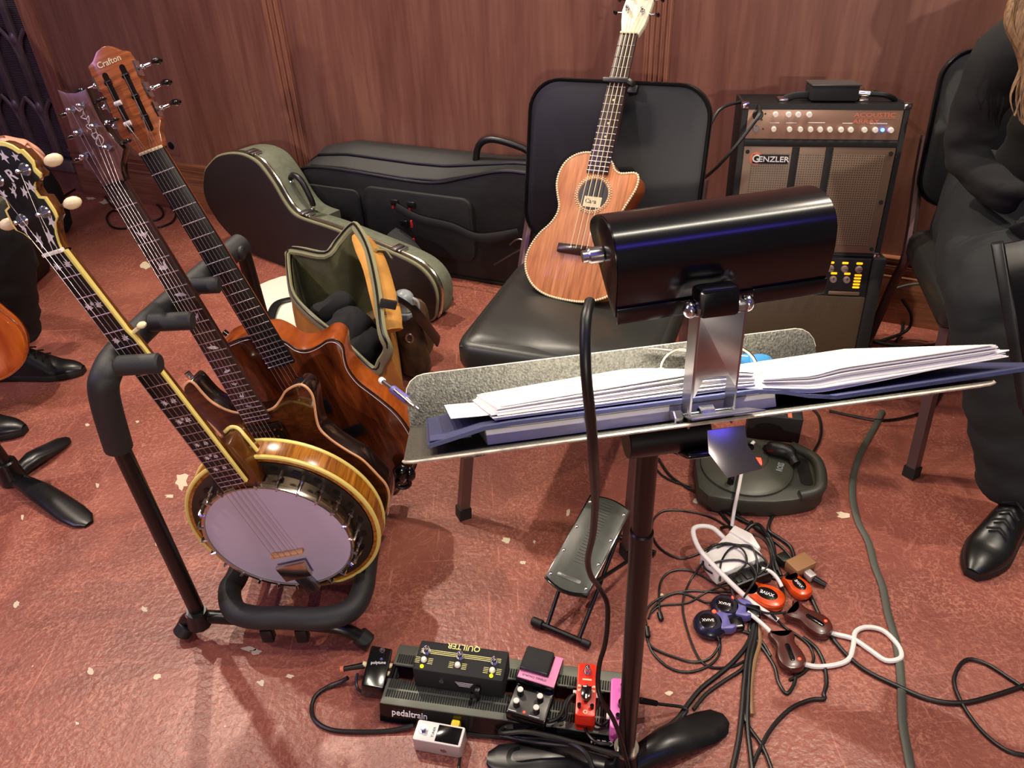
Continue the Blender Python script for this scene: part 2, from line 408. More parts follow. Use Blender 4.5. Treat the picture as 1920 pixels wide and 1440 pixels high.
def text(body, size, th=.0004, align='CENTER', sx=1.):
    cu = bpy.data.curves.new('t', 'FONT'); cu.body = body; cu.size = size; cu.extrude = th; cu.align_x = align; cu.align_y = 'CENTER'; cu.resolution_u = 2
    cu.offset = size * .012
    o = bpy.data.objects.new('t', cu); C.objects.link(o); dg = bpy.context.evaluated_depsgraph_get()
    me = bpy.data.meshes.new_from_object(o.evaluated_get(dg)); mb = MB()
    mb.add([(v.co.x * sx, v.co.y, v.co.z) for v in me.vertices], [tuple(p.vertices) for p in me.polygons])
    bpy.data.objects.remove(o); bpy.data.curves.remove(cu); bpy.data.meshes.remove(me); return mb
def tf(mb, m): mb.xf(m); return mb
T = Matrix.Translation
def RZ(a): return Matrix.Rotation(a, 4, 'Z')
def RX(a): return Matrix.Rotation(a, 4, 'X')
def RY(a): return Matrix.Rotation(a, 4, 'Y')
def mirror(poly): return poly + [(-x, y) for x, y in poly[::-1] if abs(x) > 1e-6]
# ================================================================== SETTING
def struct(name, mb, mat, parent=None, fr=None):
    o = obj(name, mb, mat, parent, fr)
    if parent is None: o['kind'] = 'structure'
    return o
fl = struct('floor', MB().box(-4.5, 3.5, -2.5, 5.5, -.05, 0), 'floor')
WF = frame((-2.013, 3.706, 0), (.9017, -.43235, 0), (0, 0, 1))       # x along the wall, y up, z out of the wall (towards the room)
def WP(s, h, o=0.): return WF @ V((s, h, o))
wall = struct('wall_back', MB().box(-2.2, 5.2, 0, 2.7, -.12, -.012), 'panel', fr=WF)
for i, (a, b) in enumerate(((.05, 1.29), (1.37, 2.74), (2.815, 4.2), (4.27, 5.2))):
    pm = MB().box(a, b, .2, 2.7, -.012, 0)
    o = obj('panel', pm, 'panel', wall); 
for i, (a, b, nf) in enumerate(((-.045, .05, 1), (1.29, 1.372, 3), (2.738, 2.82, 5), (4.2, 4.27, 3))):
    t = MB(); wd = b - a
    t.box(a, b, .2, 2.7, -.012, .004)
    if nf > 1:
        for k in range(nf):
            c = a + wd * (k + .5) / nf; t.box(c - wd / nf * .36, c + wd / nf * .36, .2, 2.7, .003, .011, .003)
    else: t.box(a, b, .15, 2.7, .003, .014, .003)
    struct('trim_%d' % (i + 1), t, 'trimwood', fr=WF)
bb = struct('baseboard_back', MB().box(-.045, 5.2, 0, .155, -.012, .016, .002), 'basewood', fr=WF)
for y0, y1, d in ((.155, .166, .024), (.166, .190, .012), (.190, .200, .019), (.200, .214, .012), (.214, .226, .022)):
    obj('moulding', MB().box(-.045, 5.2, y0, y1, -.012, d, .0025), 'basewood', bb)
# radiator grille left of the panelling
g = Thing('radiator_grille', 'dark grey cast metal radiator grille with pointed arches at the left end of the wall', 'grille', WP(-.7, .0), WF)
gm = MB().box(-1.3, -.047, .12, 2.7, -.012, -.004)
g.part('backing', gm, 'grille_dark')
sl = MB()
for k in range(170): 
    z = .18 + k * .0075; sl.box(-1.3, -.05, z, z + .0035, -.004, .001)
so = g.part('slats', sl, 'grille'); so['kind'] = 'stuff'
g.part('sill', MB().box(-1.3, -.047, .11, .165, -.012, .028, .004), 'grille')
for k in range(7):
    s = -.135 - k * .165
    g.part('mullion', MB().prism([(s - .022, .14), (s + .022, .14), (s + .016, 2.7), (s - .016, 2.7)], 0., .02, .004), 'grille')
    for z0 in (.40, .70, 1.0):
        for sg in (-1, 1):
            pts = smooth([(s, z0 - .11, .012), (s + sg * .012, z0 - .05, .012), (s + sg * .036, z0 + .005, .012), (s + sg * .0825, z0 + .05, .012)], 4)
            if s + sg * .0825 < -.03 : g.part('arch', MB().tube(pts, [.013] * 6 + [.011] * 12, 6, flat=.8), 'grille')
        g.part('boss', MB().sph((s, z0 + .01, .018), .02, 8, (1, 1.5, .6)), 'grille')
# outlet
oc = WP(.602, .300, 0); OF = WF @ T((.602, .298, 0))
g = Thing('wall_outlet', 'brass coloured double outlet plate low on the wood panelling, behind the two guitar necks', 'outlet', oc, OF)
g.part('plate', MB().box(-.058, .058, -.042, .042, 0, .005, .002), 'outlet')
for s in (-.022, .022): g.part('socket', MB().prism(circ(s, 0, .017, 14), .004, .007, .001), 'black')
# paint chips worn in the floor
ch = MB()
for px, py, a, b in ((340, 902, 15, 22), (318, 930, 9, 4), (466, 1217, 17, 6), (480, 1222, 12, 6), (272, 498, 11, 7), (948, 1012, 9, 7), (981, 1055, 6, 4), (1065, 962, 5, 8), (1306, 938, 7, 6), (1582, 967, 18, 9), (270, 1142, 8, 6), (31, 1133, 7, 7), (170, 1257, 7, 8), (294, 1268, 8, 6), (296, 1019, 5, 6), (489, 1281, 8, 6), (545, 1268, 9, 4), (164, 797, 5, 3), (258, 791, 4, 3), (1255, 1300, 8, 5), (145, 1356, 4, 3), (1002, 1016, 3, 3), (1270, 832, 8, 8), (1240, 1115, 6, 3), (200, 378, 16, 5), (170, 372, 10, 3), (850, 800, 7, 3), (42, 970, 3, 6), (182, 910, 4, 6)):
    n = 13; ph = random.random() * 6
    pl = []
    for k in range(n):
        r = .5 + .65 * random.random(); pl.append(at(px + a * r * math.cos(2 * PI * k / n + ph * 0), py + b * r * math.sin(2 * PI * k / n), 0))
    pl2 = [(p.x, p.y) for p in pl]
    ch.prism(pl2, -.0002, .0005)
o = obj('paint_chips', ch, 'chip', fl); o['kind'] = 'stuff'
# ================================================================== FRETTED INSTRUMENTS
def mat4(R_, t):
    m = Matrix(R_).to_4x4(); m.translation = V(t); return m
def fr(L, n): return L * (1 - 2 ** (-n / 12))
mm = .001
def S(pts, k=.001): return [(p[0] * k, p[1] * k) for p in pts]
def rod_text(mb, th): return mb
def headplane(F_, deg): return F_ @ RX(-math.radians(deg))     # headstock tilts back
def tuner(g, F_, x, y, side, post=True, button='blackgloss', metal='nickel', d=.028, zback=-.012, br=.009, blen=1.):
    if post: 
        g.part('tuner_post', MB().cyl((x, y, -.002), (x, y, .004), .0055, n=12).cyl((x, y, .004), (x, y, .011), .003, .0036, 10).sph((x, y, .0115), .0042, 8), metal, fr=F_)
    X = x + side * d
    t = g.part('tuner_shaft', MB().cyl((x + side * d * .45, y, zback), (X, y, zback), .0026, n=8).sph((x + side * d * .5, y, zback), .005, 8), metal, fr=F_)
    g.part('tuner_button', MB().sph((X + side * br * .9, y, zback), br, 12, (blen, .42, .95)), button, fr=F_)
def neckset(g, L, nf, w0, w1, board, neckm, nutm, nstr, bridge_y, hF, posts, scale_w=None, neck_th=.019, fretz=0., frw=.0011, strr=.00034, strm='string', bindm=None, neck_end=None):
    yl = -fr(L, nf) - .006; wE = w0 + (w1 - w0) * (-yl) / fr(L, nf)
    g.part('fretboard', MB().prism([(-w0 / 2, 0), (w0 / 2, 0), (wE / 2, yl), (-wE / 2, yl)], -.006, 0., .0008), board)
    ne = neck_end or yl * .78
    wN = w0 + (w1 - w0) * (-ne) / fr(L, nf)
    def nk(u, v):
        y = .004 + (ne - .004) * v; ww = w0 + (wN - w0) * v; a = PI * u
        return (-math.cos(a) * ww / 2, y, -.006 - math.sin(a) ** .8 * (neck_th - .006 + .003 * v))
    g.part('neck', MB().grid(nk, 14, 8), neckm)
    g.part('nut', MB().box(-w0 / 2, w0 / 2, 0, .0045, -.006, .0022, .0008), nutm)
    for n in range(1, nf + 1):
        y = -fr(L, n); ww = w0 + (w1 - w0) * (-y) / fr(L, nf)
        g.part('fret', MB().tube([(-ww / 2, y, .0004), (ww / 2, y, .0004)], frw, 6, flat=.8), 'fret')
    for k in range(nstr):
        f = (k + .5) / nstr - .5
        x0 = f * w0 * .9; x1 = f * (w1 * 1.02)
        pts = [V((x1, -bridge_y, .009)), V((x0, .002, .003))]
        if posts: p = posts[k]; pts.append(F2L(g, hF, V((p[0], p[1], p[2] if len(p) > 2 else .006))))
        g.part('string', MB().tube(pts, strr * (1.25 - .1 * abs(k - nstr / 2)), 5), strm)
def F2L(g, hF, p): return g.fr.inverted() @ (hF @ p)
def bodyset(g, outline, z0, z1, top, side, bind=None, bev=.002, bindr=.0022, name='body'):
    pl = [(p.x, p.y) for p in smooth([(x, y, 0) for x, y in S(outline)], 4, True)]
    b = g.part(name, MB().prism(pl, z0, z1 - .0005, bev), side)
    g.part('top_plate', MB().prism(pl, z1 - .003, z1 + .0012, .0012), top)
    if bind: g.part('binding', MB().tube([(x, y, z1 - .0005) for x, y in pl], bindr, 6, closed=True), bind)
    return pl
# ---- hollow-body guitar (rear of the stand)
FC = mat4([[0.9573, -0.289, -0.0095], [-0.0044, 0.0184, -0.9998], [0.2891, 0.9572, 0.0164]], (-.5967, 1.3239, .9049))
g = Thing('hollow_body_guitar', 'glossy amber brown hollow body guitar with slotted flame headstock, rearmost on the stand', 'guitar', FC @ V((0, -.868, -.04)), FC)
OC = [(-37, -381), (-60, -380), (-100, -386), (-125, -410), (-130, -450), (-120, -490), (-114, -525), (-125, -570), (-150, -620), (-170, -670), (-175, -710), (-165, -760), (-130, -815), (-70, -855), (0, -868), (60, -862), (115, -835), (155, -790), (172, -740), (174, -695), (167, -652), (154, -617), (139, -584), (126, -556), (120, -528), (120, -508), (125, -487), (132, -467), (131, -454), (123, -444), (110, -441), (91, -446), (69, -449), (51, -445), (38, -434), (28, -415), (10, -395), (-15, -388)]
pl = bodyset(g, OC, -.082, -.010, 'koa', 'koaside', 'ebony', .003, .0018)
g.part('purfling', MB().tube([(x * .965, (y + .62) * .975 - .62, -.0085) for x, y in pl], .0007, 5, closed=True), 'pearl')
g.part('sound_hole', MB().prism(circ(.008, -.545, .028, 24), -.0092, -.0083), 'blackgloss')
g.part('bridge', MB().prism(S([(38, -650), (86, -648), (88, -676), (40, -682)]), -.009, -.003, .001).prism(S([(-60, -655), (38, -652), (40, -676), (-58, -676)]), -.009, -.001, .002), 'ebony')
g.part('pickup', MB().box(-.045, .045, -.600, -.565, -.009, -.003, .002), 'ebony')
g.part('strap_button', MB().cyl((-.082, -.371, -.03), (-.086, -.362, -.03), .006, n=12), 'blackgloss')
hC = headplane(FC, 14)
head = [(-23, 2), (-27, 12), (-34, 27), (-40, 38), (-41, 44), (-37, 56), (-36, 110), (-40, 135), (-38, 155), (-26, 160), (-14, 170), (0, 174), (10, 172), (24, 160), (34, 156), (38, 136), (35, 110), (36, 56), (40, 44), (38, 38), (30, 27), (26, 12), (23, 2)]
g.part('headstock', MB().prism(S(head), -.017, -.001, .001), 'flamehead', fr=hC)
for x, a, b in ((-17, 38, 138), (17, 30, 140)):
    g.part('string_slot', MB().prism(rrect((x - 5) * mm, (x + 5) * mm, a * mm, b * mm, .0048, 5), -.002, -.0004), 'darkside', fr=hC)
    for k in range(3):
        y = (54 + 34 * k) * mm
        g.part('string_roller', MB().cyl(((x - 6) * mm, y, -.001), ((x + 6) * mm, y, -.001), .0042, n=10), 'white' if (x < 0 and k < 2) else 'blackgloss', fr=hC)
for k, y in enumerate((59, 92, 127)):
    for s_ in (-1, 1):
        tuner(g, hC, s_ * .032, y * mm, s_, False, 'blackgloss', 'chrome', .028, -.012, .0135, .7)
        g.part('tuner_plate', MB().box(min(s_ * .037, s_ * .040), max(s_ * .037, s_ * .040), (y - 12) * mm, (y + 12) * mm, -.017, -.001), 'chrome', fr=hC)
m_ = text('Crafton', .0135, .0002, sx=1.05)
g.part('head_logo', tf(m_, T((0, .150, -.0004))), 'cream', fr=hC)
neckset(g, .648, 21, .0445, .056, 'ebony', 'koaside', 'cream', 6, .662, hC, [(-.017, .122), (-.017, .088), (-.017, .054), (.017, .054), (.017, .088), (.017, .122)])
# clamp at the end pin
g2F = frame(at(752, 890, .22) * 1.0, (1, 0, 0), (0, 0, 1)); pC = FC @ V((.12, -.83, -.03)); pC = aty(755, 893, 1.30)
g2 = Thing('clip_on_microphone_mount', 'black clip with a rounded grip clamped on the lower rim of the amber guitar', 'clamp', pC, T(pC))
g2.part('grip', MB().sph((.0, 0, .012), .018, 12, (1.1, .7, 1.2)).sph((.018, -.005, .010), .016, 12, (.8, .7, 1.25)), 'blackgloss')
g2.part('jaw', MB().tube(smooth([(-.012, 0, -.01), (-.018, 0, -.022), (-.004, 0, -.034), (.012, 0, -.026), (.012, 0, -.012)], 3), .0055, 8), 'black')
g2.part('screw', MB().cyl((-.028, 0, -.024), (-.008, 0, -.024), .003, n=8), 'chrome')
# ---- solid-body guitar (middle)
FB = mat4([[0.94, -0.2806, -0.1942], [-0.1823, 0.0683, -0.9809], [0.2885, 0.9574, 0.013]], (-.6204, 1.2092, .8886))
g = Thing('solid_body_guitar', 'dark brown flame top electric guitar with bird inlays and tan binding, middle of the stand', 'guitar', FB @ V((0, -.8, -.03)), FB)
OB = [(-120, -384), (-114, -377), (-102, -371), (-95, -371), (-90, -379), (-86, -400), (-80, -420), (-68, -437), (-56, -448), (-37, -458), (0, -466), (40, -462), (66, -446), (85, -432), (110, -425), (123, -427), (130, -438), (131, -453), (125, -472), (114, -501), (109, -524), (114, -544), (125, -565), (141, -588), (161, -615), (175, -656), (181, -681), (177, -705), (163, -732), (144, -754), (110, -780), (60, -798), (0, -804), (-60, -798), (-110, -780), (-148, -745), (-165, -690), (-160, -640), (-140, -590), (-115, -545), (-103, -510), (-107, -478), (-120, -445), (-130, -419), (-128, -399)]
bodyset(g, OB, -.052, -.010, 'darktop', 'darkside', 'tanbind', .003, .0026)
g.part('pickup_ring', MB().box(-.046, .040, -.532, -.490, -.009, -.004, .003), 'darkside')
g.part('pickup', MB().box(-.036, .032, -.528, -.494, -.009, -.001, .003), 'ebony')
for k in range(6):
    for yy in (-.503, -.519): g.part('pole_piece', MB().cyl((-.028 + k * .0105, yy, -.002), (-.028 + k * .0105, yy, .0005), .0022, n=8), 'chrome')
for x, y in ((-.042, -.513), (.037, -.507)): g.part('ring_screw', MB().cyl((x, y, -.005), (x, y, -.002), .0022, n=8), 'chrome')
g.part('bridge', MB().box(-.042, .042, -.656, -.630, -.009, .004, .003), 'chrome')
g.part('strap_button', MB().cyl((-.108, -.372, -.03), (-.110, -.360, -.03), .006, n=12), 'chrome')
for x, y in ((.10, -.70), (.125, -.665)): g.part('control_knob', MB().cyl((x, y, -.009), (x, y, .006), .011, .009, 16, .002), 'blackgloss')
hB = headplane(FB, 10)
hd = [(-22, 2), (-24, 16), (-29, 29), (-40, 38), (-35, 52), (-34, 68), (-31, 93), (-25, 116), (-22, 135), (-20, 154), (-8, 146), (8, 141), (26, 141), (30, 142), (29, 118), (29, 96), (33, 76), (40, 58), (47, 45), (41, 38), (31, 28), (24, 14), (22, 2)]
g.part('headstock', MB().prism(S(hd), -.016, -.001, .0008), 'darkside', fr=hB)
g.part('head_veneer', MB().prism(S([(x * .97, y) for x, y in hd]), -.0012, .0004, .0003), 'rosehead', fr=hB)
ps = [(-.023, .054), (-.014, .088), (-.008, .121), (.013, .122), (.019, .089), (.024, .055)]
for i, (x, y) in enumerate(ps): tuner(g, hB, x, y, -1 if i < 3 else 1, True, 'blackgloss', 'chrome', .024 if i < 3 else .02, -.010, .008)
sig = smooth([(0, .120, .0008), (.006, .112, .0008), (.013, .115, .0008), (.009, .106, .0008), (.003, .104, .0008), (.011, .099, .0008), (.017, .102, .0008), (.012, .092, .0008), (.005, .090, .0008), (.010, .083, .0008), (.019, .086, .0008), (.017, .077, .0008), (.008, .076, .0008), (.010, .068, .0008), (.020, .072, .0008), (.024, .063, .0008), (.014, .056, .0008), (.008, .062, .0008), (.016, .069, .0008)], 5)
g.part('signature_inlay', MB().tube([(p.x - .004, p.y + .004, .0009) for p in sig], .0006, 5), 'pearl', fr=hB)
neckset(g, .635, 24, .0425, .056, 'rosewood', 'neckwood', 'black', 6, .645, hB, ps)
def bird(c, s, flip=1, kind=0):
    sh = [[(-1, .15), (-.55, -.1), (-.15, -.55), (.05, -.2), (.15, -.75), (.3, -.3), (.75, -.15), (1, .55), (.55, .2), (.3, .1), (.1, .65), (-.05, .15), (-.45, .1)],
          [(-1, -.3), (-.5, -.5), (.1, -.65), (.5, -.5), (.55, .2), (.85, .9), (.3, .5), (.2, 0), (-.2, .1), (-.5, .9), (-.45, .2), (-.7, -.05)],
          [(-1, -.5), (-.4, -.55), (.5, -.35), (1.05, .05), (.4, .12), (.1, .1), (.05, .75), (-.1, .12), (-.6, -.05)]][kind % 3]
    return [(c[0] + x * s * flip, c[1] + y * s) for x, y in sh]
for i, n in enumerate((3, 5, 7, 9, 12, 15, 17, 19, 21)):
    y = -(fr(.635, n) + fr(.635, n - 1)) / 2; s = .0115 if n < 13 else .0085
    if n in (17, 19, 21): s = .007
    g.part('bird_inlay', MB().prism(bird((0, y), s, 1 if i % 2 else -1, i if n != 12 else 2), -.0005, .0003), 'pearl')
# ---- banjo (front)
FJ = mat4([[0.9584, -0.2709, -0.0894], [-0.1057, -0.0462, -0.9933], [0.265, 0.9615, -0.0729]], (-.6336, 1.0097, .8624))
g = Thing('banjo', 'five string banjo with lavender white head, yellow bindings and pearl headstock, front of the stand', 'banjo', FJ @ V((0, -.825, -.05)), FJ)
hc = (0., -.643); rc = (.004, -.640)
g.part('resonator', MB().lathe([(0, -.098), (.12, -.1), (.160, -.092), (.178, -.088), (.1855, -.080), (.1862, -.042), (.184, -.038), (.1745, -.038), (.174, -.075), (.15, -.082), (0, -.082)], rc, 72), 'flame')
for z, r in ((-.040, .1845), (-.083, .1845)):
    g.part('binding', MB().tube([(rc[0] + r * math.cos(a * PI / 40), rc[1] + r * math.sin(a * PI / 40), z) for a in range(80)], .0042, 8, closed=True), 'binding')
g.part('rim', MB().lathe([(.136, -.078), (.1375, -.030), (.128, -.028), (.128, -.078)], hc, 64), 'flame')
g.part('flange', MB().lathe([(.136, -.050), (.168, -.047), (.1745, -.043), (.1745, -.040), (.166, -.043), (.137, -.046)], hc, 64), 'flangem')
for k in range(24):
    a = 2 * PI * (k + .5) / 24; c_, s_ = math.cos(a), math.sin(a)
    g.part('flange_hole', MB().prism([(hc[0] + c_ * .157 + x * -s_ * .008 + y * c_ * .005, hc[1] + s_ * .157 + x * c_ * .008 + y * s_ * .005) for x, y in circ(0, 0, 1, 10)], -.0462, -.0425), 'ebony')
g.part('tension_hoop', MB().lathe([(.1385, -.022), (.1445, -.022), (.1455, -.012), (.1435, -.0075), (.1395, -.0085), (.1385, -.014)], hc, 72), 'nickel')
g.part('tone_ring', MB().lathe([(.1375, -.046), (.1395, -.036), (.139, -.022), (.136, -.022)], hc, 72), 'nickel')
g.part('head', MB().lathe([(0, -.0113), (.12, -.0113), (.1375, -.0118), (.1398, -.0150)], hc, 72), 'skin')
for k in range(24):
    a = 2 * PI * (k + .13) / 24; d = V((math.cos(a), math.sin(a), 0)); c0 = V((hc[0], hc[1], 0))
    if abs(a - PI / 2) < .2: continue
    pts = [c0 + d * .139 + V((0, 0, -.0075)), c0 + d * .1455 + V((0, 0, -.0065)), c0 + d * .150 + V((0, 0, -.010)), c0 + d * .1505 + V((0, 0, -.060))]
    hk = g.part('bracket_hook', MB().tube(smooth(pts, 3), .0024, 6), 'chrome')
    t_ = V((-d.y, d.x, 0)) * .004
    b0 = c0 + d * .1505
    obj('bracket_nut', MB().cyl(b0 + V((0, 0, -.044)), b0 + V((0, 0, -.030)), .0046, n=8), 'chrome', hk)
g.part('bridge', MB().box(-.034, .034, -.685, -.679, -.011, .0005, .001).box(-.034, -.02, -.686, -.678, -.011, -.006).box(.02, .034, -.686, -.678, -.011, -.006), 'tanbind')
g.part('tailpiece', MB().prism(S([(-38, -708), (28, -704), (24, -744), (-36, -750)]), -.004, .006, .003), 'nickel')
g.part('tailpiece_strap', MB().prism(S([(-22, -745), (10, -745), (14, -795), (-14, -800)]), -.010, .0, .001), 'steel')
for k in range(6): x = -.016 + k * .005; g.part('tail_string', MB().tube([(x, -.745, .002), (x + .004, -.80, .001)], .0007, 5), 'steel')
g.part('arm_clip', MB().tube(smooth([(.105, -.742, -.012), (.118, -.738, -.004), (.124, -.73, -.004), (.128, -.735, -.03)], 3), .003, 6), 'nickel')
xl = lambda y: -.016 + .0128 * y / 1.; 
def jx(y): # y positive distance from the nut
    L_ = -.016 - .0005 * y / .1 * 0 - (-.0128) * 0 * y
    return L_
NA, NB_, NC = 0.0128, 0.0008, 0.018
def jl(y): return -.016 + NA * y
def jr(y): return (.0162 + .004 * y / .17) if y < .150 else (.0225 + (y - .15) * .004)
ye = .480
bp = [(jl(0), 0), (jr(0), 0), (jr(.14), -.14), (jr(.1501), -.152), (jr(.3), -.3), (jr(ye), -ye), (jl(ye), -ye)]
bp = [(-.0163, 0), (.0163, 0), (.0185, -.142), (.0222, -.158), (.0245, -.3), (.027, -ye), (-.0225, -ye)]
def lx(y): return -.0163 - .0062 * y / ye
def rx(y): return .0163 + .0022 * y / .142 if y < .15 else (.0222 + (y - .158) * .0048 / .322)
g.part('fretboard', MB().prism(bp, -.006, 0, .0006), 'ebony')
bq = [(x + .0005, y) for x, y in bp]
g.part('side_binding', MB().prism([(.0158, .0), (.0205, 0), (.0226, -.142), (.0262, -.158), (.0285, -.3), (.031, -ye), (.0265, -ye), (.0240, -.3), (.0217, -.158), (.018, -.142)], -.0068, .0003, .0008), 'binding')
def nk(u, v):
    y = .004 + (ye + .0) * v; a = PI * u; l = lx(y); r = rx(min(y, ye)) + .003
    return ((l + r) / 2 - math.cos(a) * (r - l) / 2, -y, -.006 - math.sin(a) ** .8 * (.018 + .012 * v ** 3))
g.part('neck', MB().grid(nk, 14, 12), 'banjoneck')
g.part('heel', MB().prism(S([(26, -400), (36, -402), (41, -410), (42, -425), (46, -470), (40, -505), (-15, -505), (-15, -420)]), -.07, -.012, .004), 'banjoneck')
g.part('heel_binding', MB().tube(smooth([(.014, -.400, -.05), (.026, -.396, -.055), (.038, -.402, -.055), (.045, -.42, -.05), (.052, -.452, -.045)], 4), .0035, 8), 'binding')
g.part('nut', MB().box(-.0168, .0168, 0, .005, -.005, .003, .001), 'white')
for n in range(1, 23):
    y = fr(.667, n)
    if y < ye: g.part('fret', MB().tube([(lx(y), -y, .0003), (rx(y), -y, .0003)], .0010, 6), 'fret')
def leaf(c, s, fl=1, a=0):
    pts = [(-1, -.1), (-.5, -.45), (-.15, -.9), (.05, -.35), (.5, -.8), (.45, -.15), (.95, .05), (.45, .3), (.6, .9), (.1, .45), (-.25, .95), (-.3, .3), (-.8, .45), (-.5, .1)]
    c_, s_ = math.cos(a), math.sin(a)
    return [(c[0] + s * (x * fl * c_ - y * s_), c[1] + s * (x * fl * s_ + y * c_)) for x, y in pts]
for n in (1, 3, 5, 7, 10, 12, 15, 17, 19):
    y = (fr(.667, n) + fr(.667, n - 1)) / 2; w_ = rx(y) + lx(y)
    for s_ in (-1, 1):
        g.part('leaf_inlay', MB().prism(leaf((w_ / 2 + s_ * .0088, -y), .0068 * (1 if n < 14 else .8), s_, .3 * s_), -.0004, .0003), 'pearl')
    if n in (3, 12, 17): g.part('leaf_inlay', MB().prism(leaf((w_ / 2, -y + .004), .004), -.0004, .0003), 'pearl')
hJ = headplane(FJ, 12)
half = [(14, 2), (15, 12), (19, 26), (25, 38), (33, 45), (34, 54), (33, 66), (32, 74), (24, 77), (23, 86), (27, 94), (32, 98), (40, 98), (43, 102), (39, 111), (42, 120), (39, 130), (36, 137), (31, 138), (26, 145), (19, 151), (12, 154), (6, 152), (0, 150)]
hp = half + [(-x - 2, y) for x, y in half[::-1][1:]]
g.part('headstock', MB().prism(S([(x * 1.05, y) for x, y in hp]), -.020, -.003, .002), 'banjoneck', fr=hJ)
g.part('head_binding', MB().prism(S([(x * 1.06, y + (1 if y > 100 else 0)) for x, y in hp]), -.004, -.0006, .0004), 'binding', fr=hJ)
g.part('head_veneer', MB().prism(S([(x * .95, 4 + (y - 4) * .975) for x, y in hp]), -.001, .0003, .0002), 'ebony', fr=hJ)
PJ = [(-.018, .055), (-.020, .112), (.027, .114), (.021, .056)]
for i, (x, y) in enumerate(PJ):
    g.part('tuner_washer', MB().lathe([(0, .0025), (.0075, .0025), (.009, .0003)], (x, y), 16), 'chrome', fr=hJ)
    g.part('tuner_post', MB().cyl((x, y, .001), (x, y, .014), .0028, n=10).sph((x, y, .014), .0034, 8), 'chrome', fr=hJ)
    s_ = -1 if i < 2 else 1
    bx = V((x + s_ * .036, y, -.014)); g.part('tuner_button', MB().sph(bx, .0125, 14, (1.1, .7, .8)), 'pearl' if 0 else 'cream', fr=hJ)
    g.part('tuner_stem', MB().cyl((x, y, -.018), bx, .003, n=8), 'nickel', fr=hJ)
for k, (x1, pi) in enumerate(((-.018, 0), (-.009, 1), (0., 2), (.009, 3))):
    x0 = -.0125 + k * .0083; p = PJ[pi]
    g.part('string', MB().tube([(-.026 + k * .0125, -.682, .001), (x0, .003, .0032), F2L(g, hJ, V((p[0], p[1], .010)))], .00045, 5), 'string')
g.part('string', MB().tube([(.026, -.682, .001), (.0195, -.155, .0032)], .0004, 5), 'string')
FL = [[(-.7, -1), (-.3, -.2), (-1, .1), (-.4, .3), (-.6, 1), (0, .5), (.5, .9), (.35, .3), (.8, .2), (.3, -.05), (.2, -.6)],
      [(-.2, -1.2), (.1, -.5), (.9, -.9), (.5, -.1), (.7, .7), (.1, .4), (-.3, 1.2), (-.35, .3), (-1, .1), (-.4, -.2)]]
for i, (x, y, s, a, f) in enumerate(((-9, 24, 11, .2, 1), (9, 24, 11, -.2, -1), (-22, 46, 8, .6, 1), (24, 42, 9, -.5, -1), (-6, 92, 8, .1, 1), (9, 88, 8, -.3, -1), (0, 99, 5, 0, 1), (22, 92, 9, .4, 1), (-24, 92, 9, -.4, -1), (8, 137, 9, .5, 1), (-10, 137, 9, -.5, -1), (24, 132, 7, .9, 1), (-26, 132, 7, -.9, -1))):
    sh = FL[i % 2]; c_, s_ = math.cos(a), math.sin(a)
    g.part('flower_inlay', MB().prism(S([(x + s * (u * f * c_ - v * s_) * .62, y + s * (u * f * s_ + v * c_)) for u, v in sh]), .0, .0007), 'pearl', fr=hJ)
g.part('letter_inlay', tf(text('R', .024, .0004, sx=.85), T((.004, .112, .0004)) @ RZ(.2)), 'pearl', fr=hJ)
g.part('fifth_peg', MB().cyl((.022, -.150, -.006), (.034, -.146, -.008), .003, n=8).sph((.042, -.143, -.009), .009, 10, (.9, .6, .8)), 'cream')
# ---- ukulele on the chair
FU = mat4([[0.8771, 0.2657, -0.4002], [-0.4798, 0.5248, -0.7032], [0.0232, 0.8087, 0.5877]], (.299, 1.8607, .9572))
g = Thing('ukulele', 'natural wood cutaway ukulele with rope binding leaning on the black chair', 'ukulele', FU @ V((0, -.612, -.03)), FU)
OU = [(-28, -273), (-57, -279), (-80, -296), (-92, -322), (-93, -351), (-84, -378), (-75, -401), (-76, -423), (-88, -447), (-107, -470), (-122, -500), (-128, -532), (-120, -563), (-95, -592), (-58, -608), (-7, -612), (41, -608), (85, -590), (113, -560), (122, -525), (114, -485), (95, -450), (80, -425), (76, -403), (80, -388), (88, -368), (96, -345), (98, -326), (94, -313), (84, -309), (70, -311), (52, -313), (38, -306), (30, -293), (10, -278)]
pl = [(p.x, p.y) for p in smooth([(x, y, 0) for x, y in S(OU)], 4, True)]
g.part('body', MB().prism(pl, -.070, -.006, .003), 'ukeside')
g.part('top_plate', MB().prism(pl, -.007, -.0035, .0005), 'ukewood')
acc = 0; last = None
for i in range(len(pl)):
    a, b = V(pl[i]), V(pl[(i + 1) % len(pl)]); n = max(1, round((b - a).length / .0052))
rp = MB(); acc = 0.
for i in range(len(pl)):
    a, b = V(pl[i]), V(pl[(i + 1) % len(pl)]); L_ = (b - a).length; d = -acc + .0056 if acc else 0
    while d < L_:
        q = a + (b - a) * (d / L_); rp.sph((q.x, q.y, -.0045), .0032, 6); d += .0056
    acc = (L_ - (d - .0056)) 
o = g.part('rope_binding', rp, 'cream'); 
HC = (.001, -.367)
g.part('sound_hole', MB().prism(circ(HC[0], HC[1], .035, 32), -.0036, -.0031), 'ebony')
g.part('maker_label', MB().box(-.018, .024, -.396, -.372, -.0033, -.0029), 'cream')
g.part('label_print', tf(text('Cara', .014, .0001), T((-.001, -.383, -.0027))), 'dtext')
rs = MB()
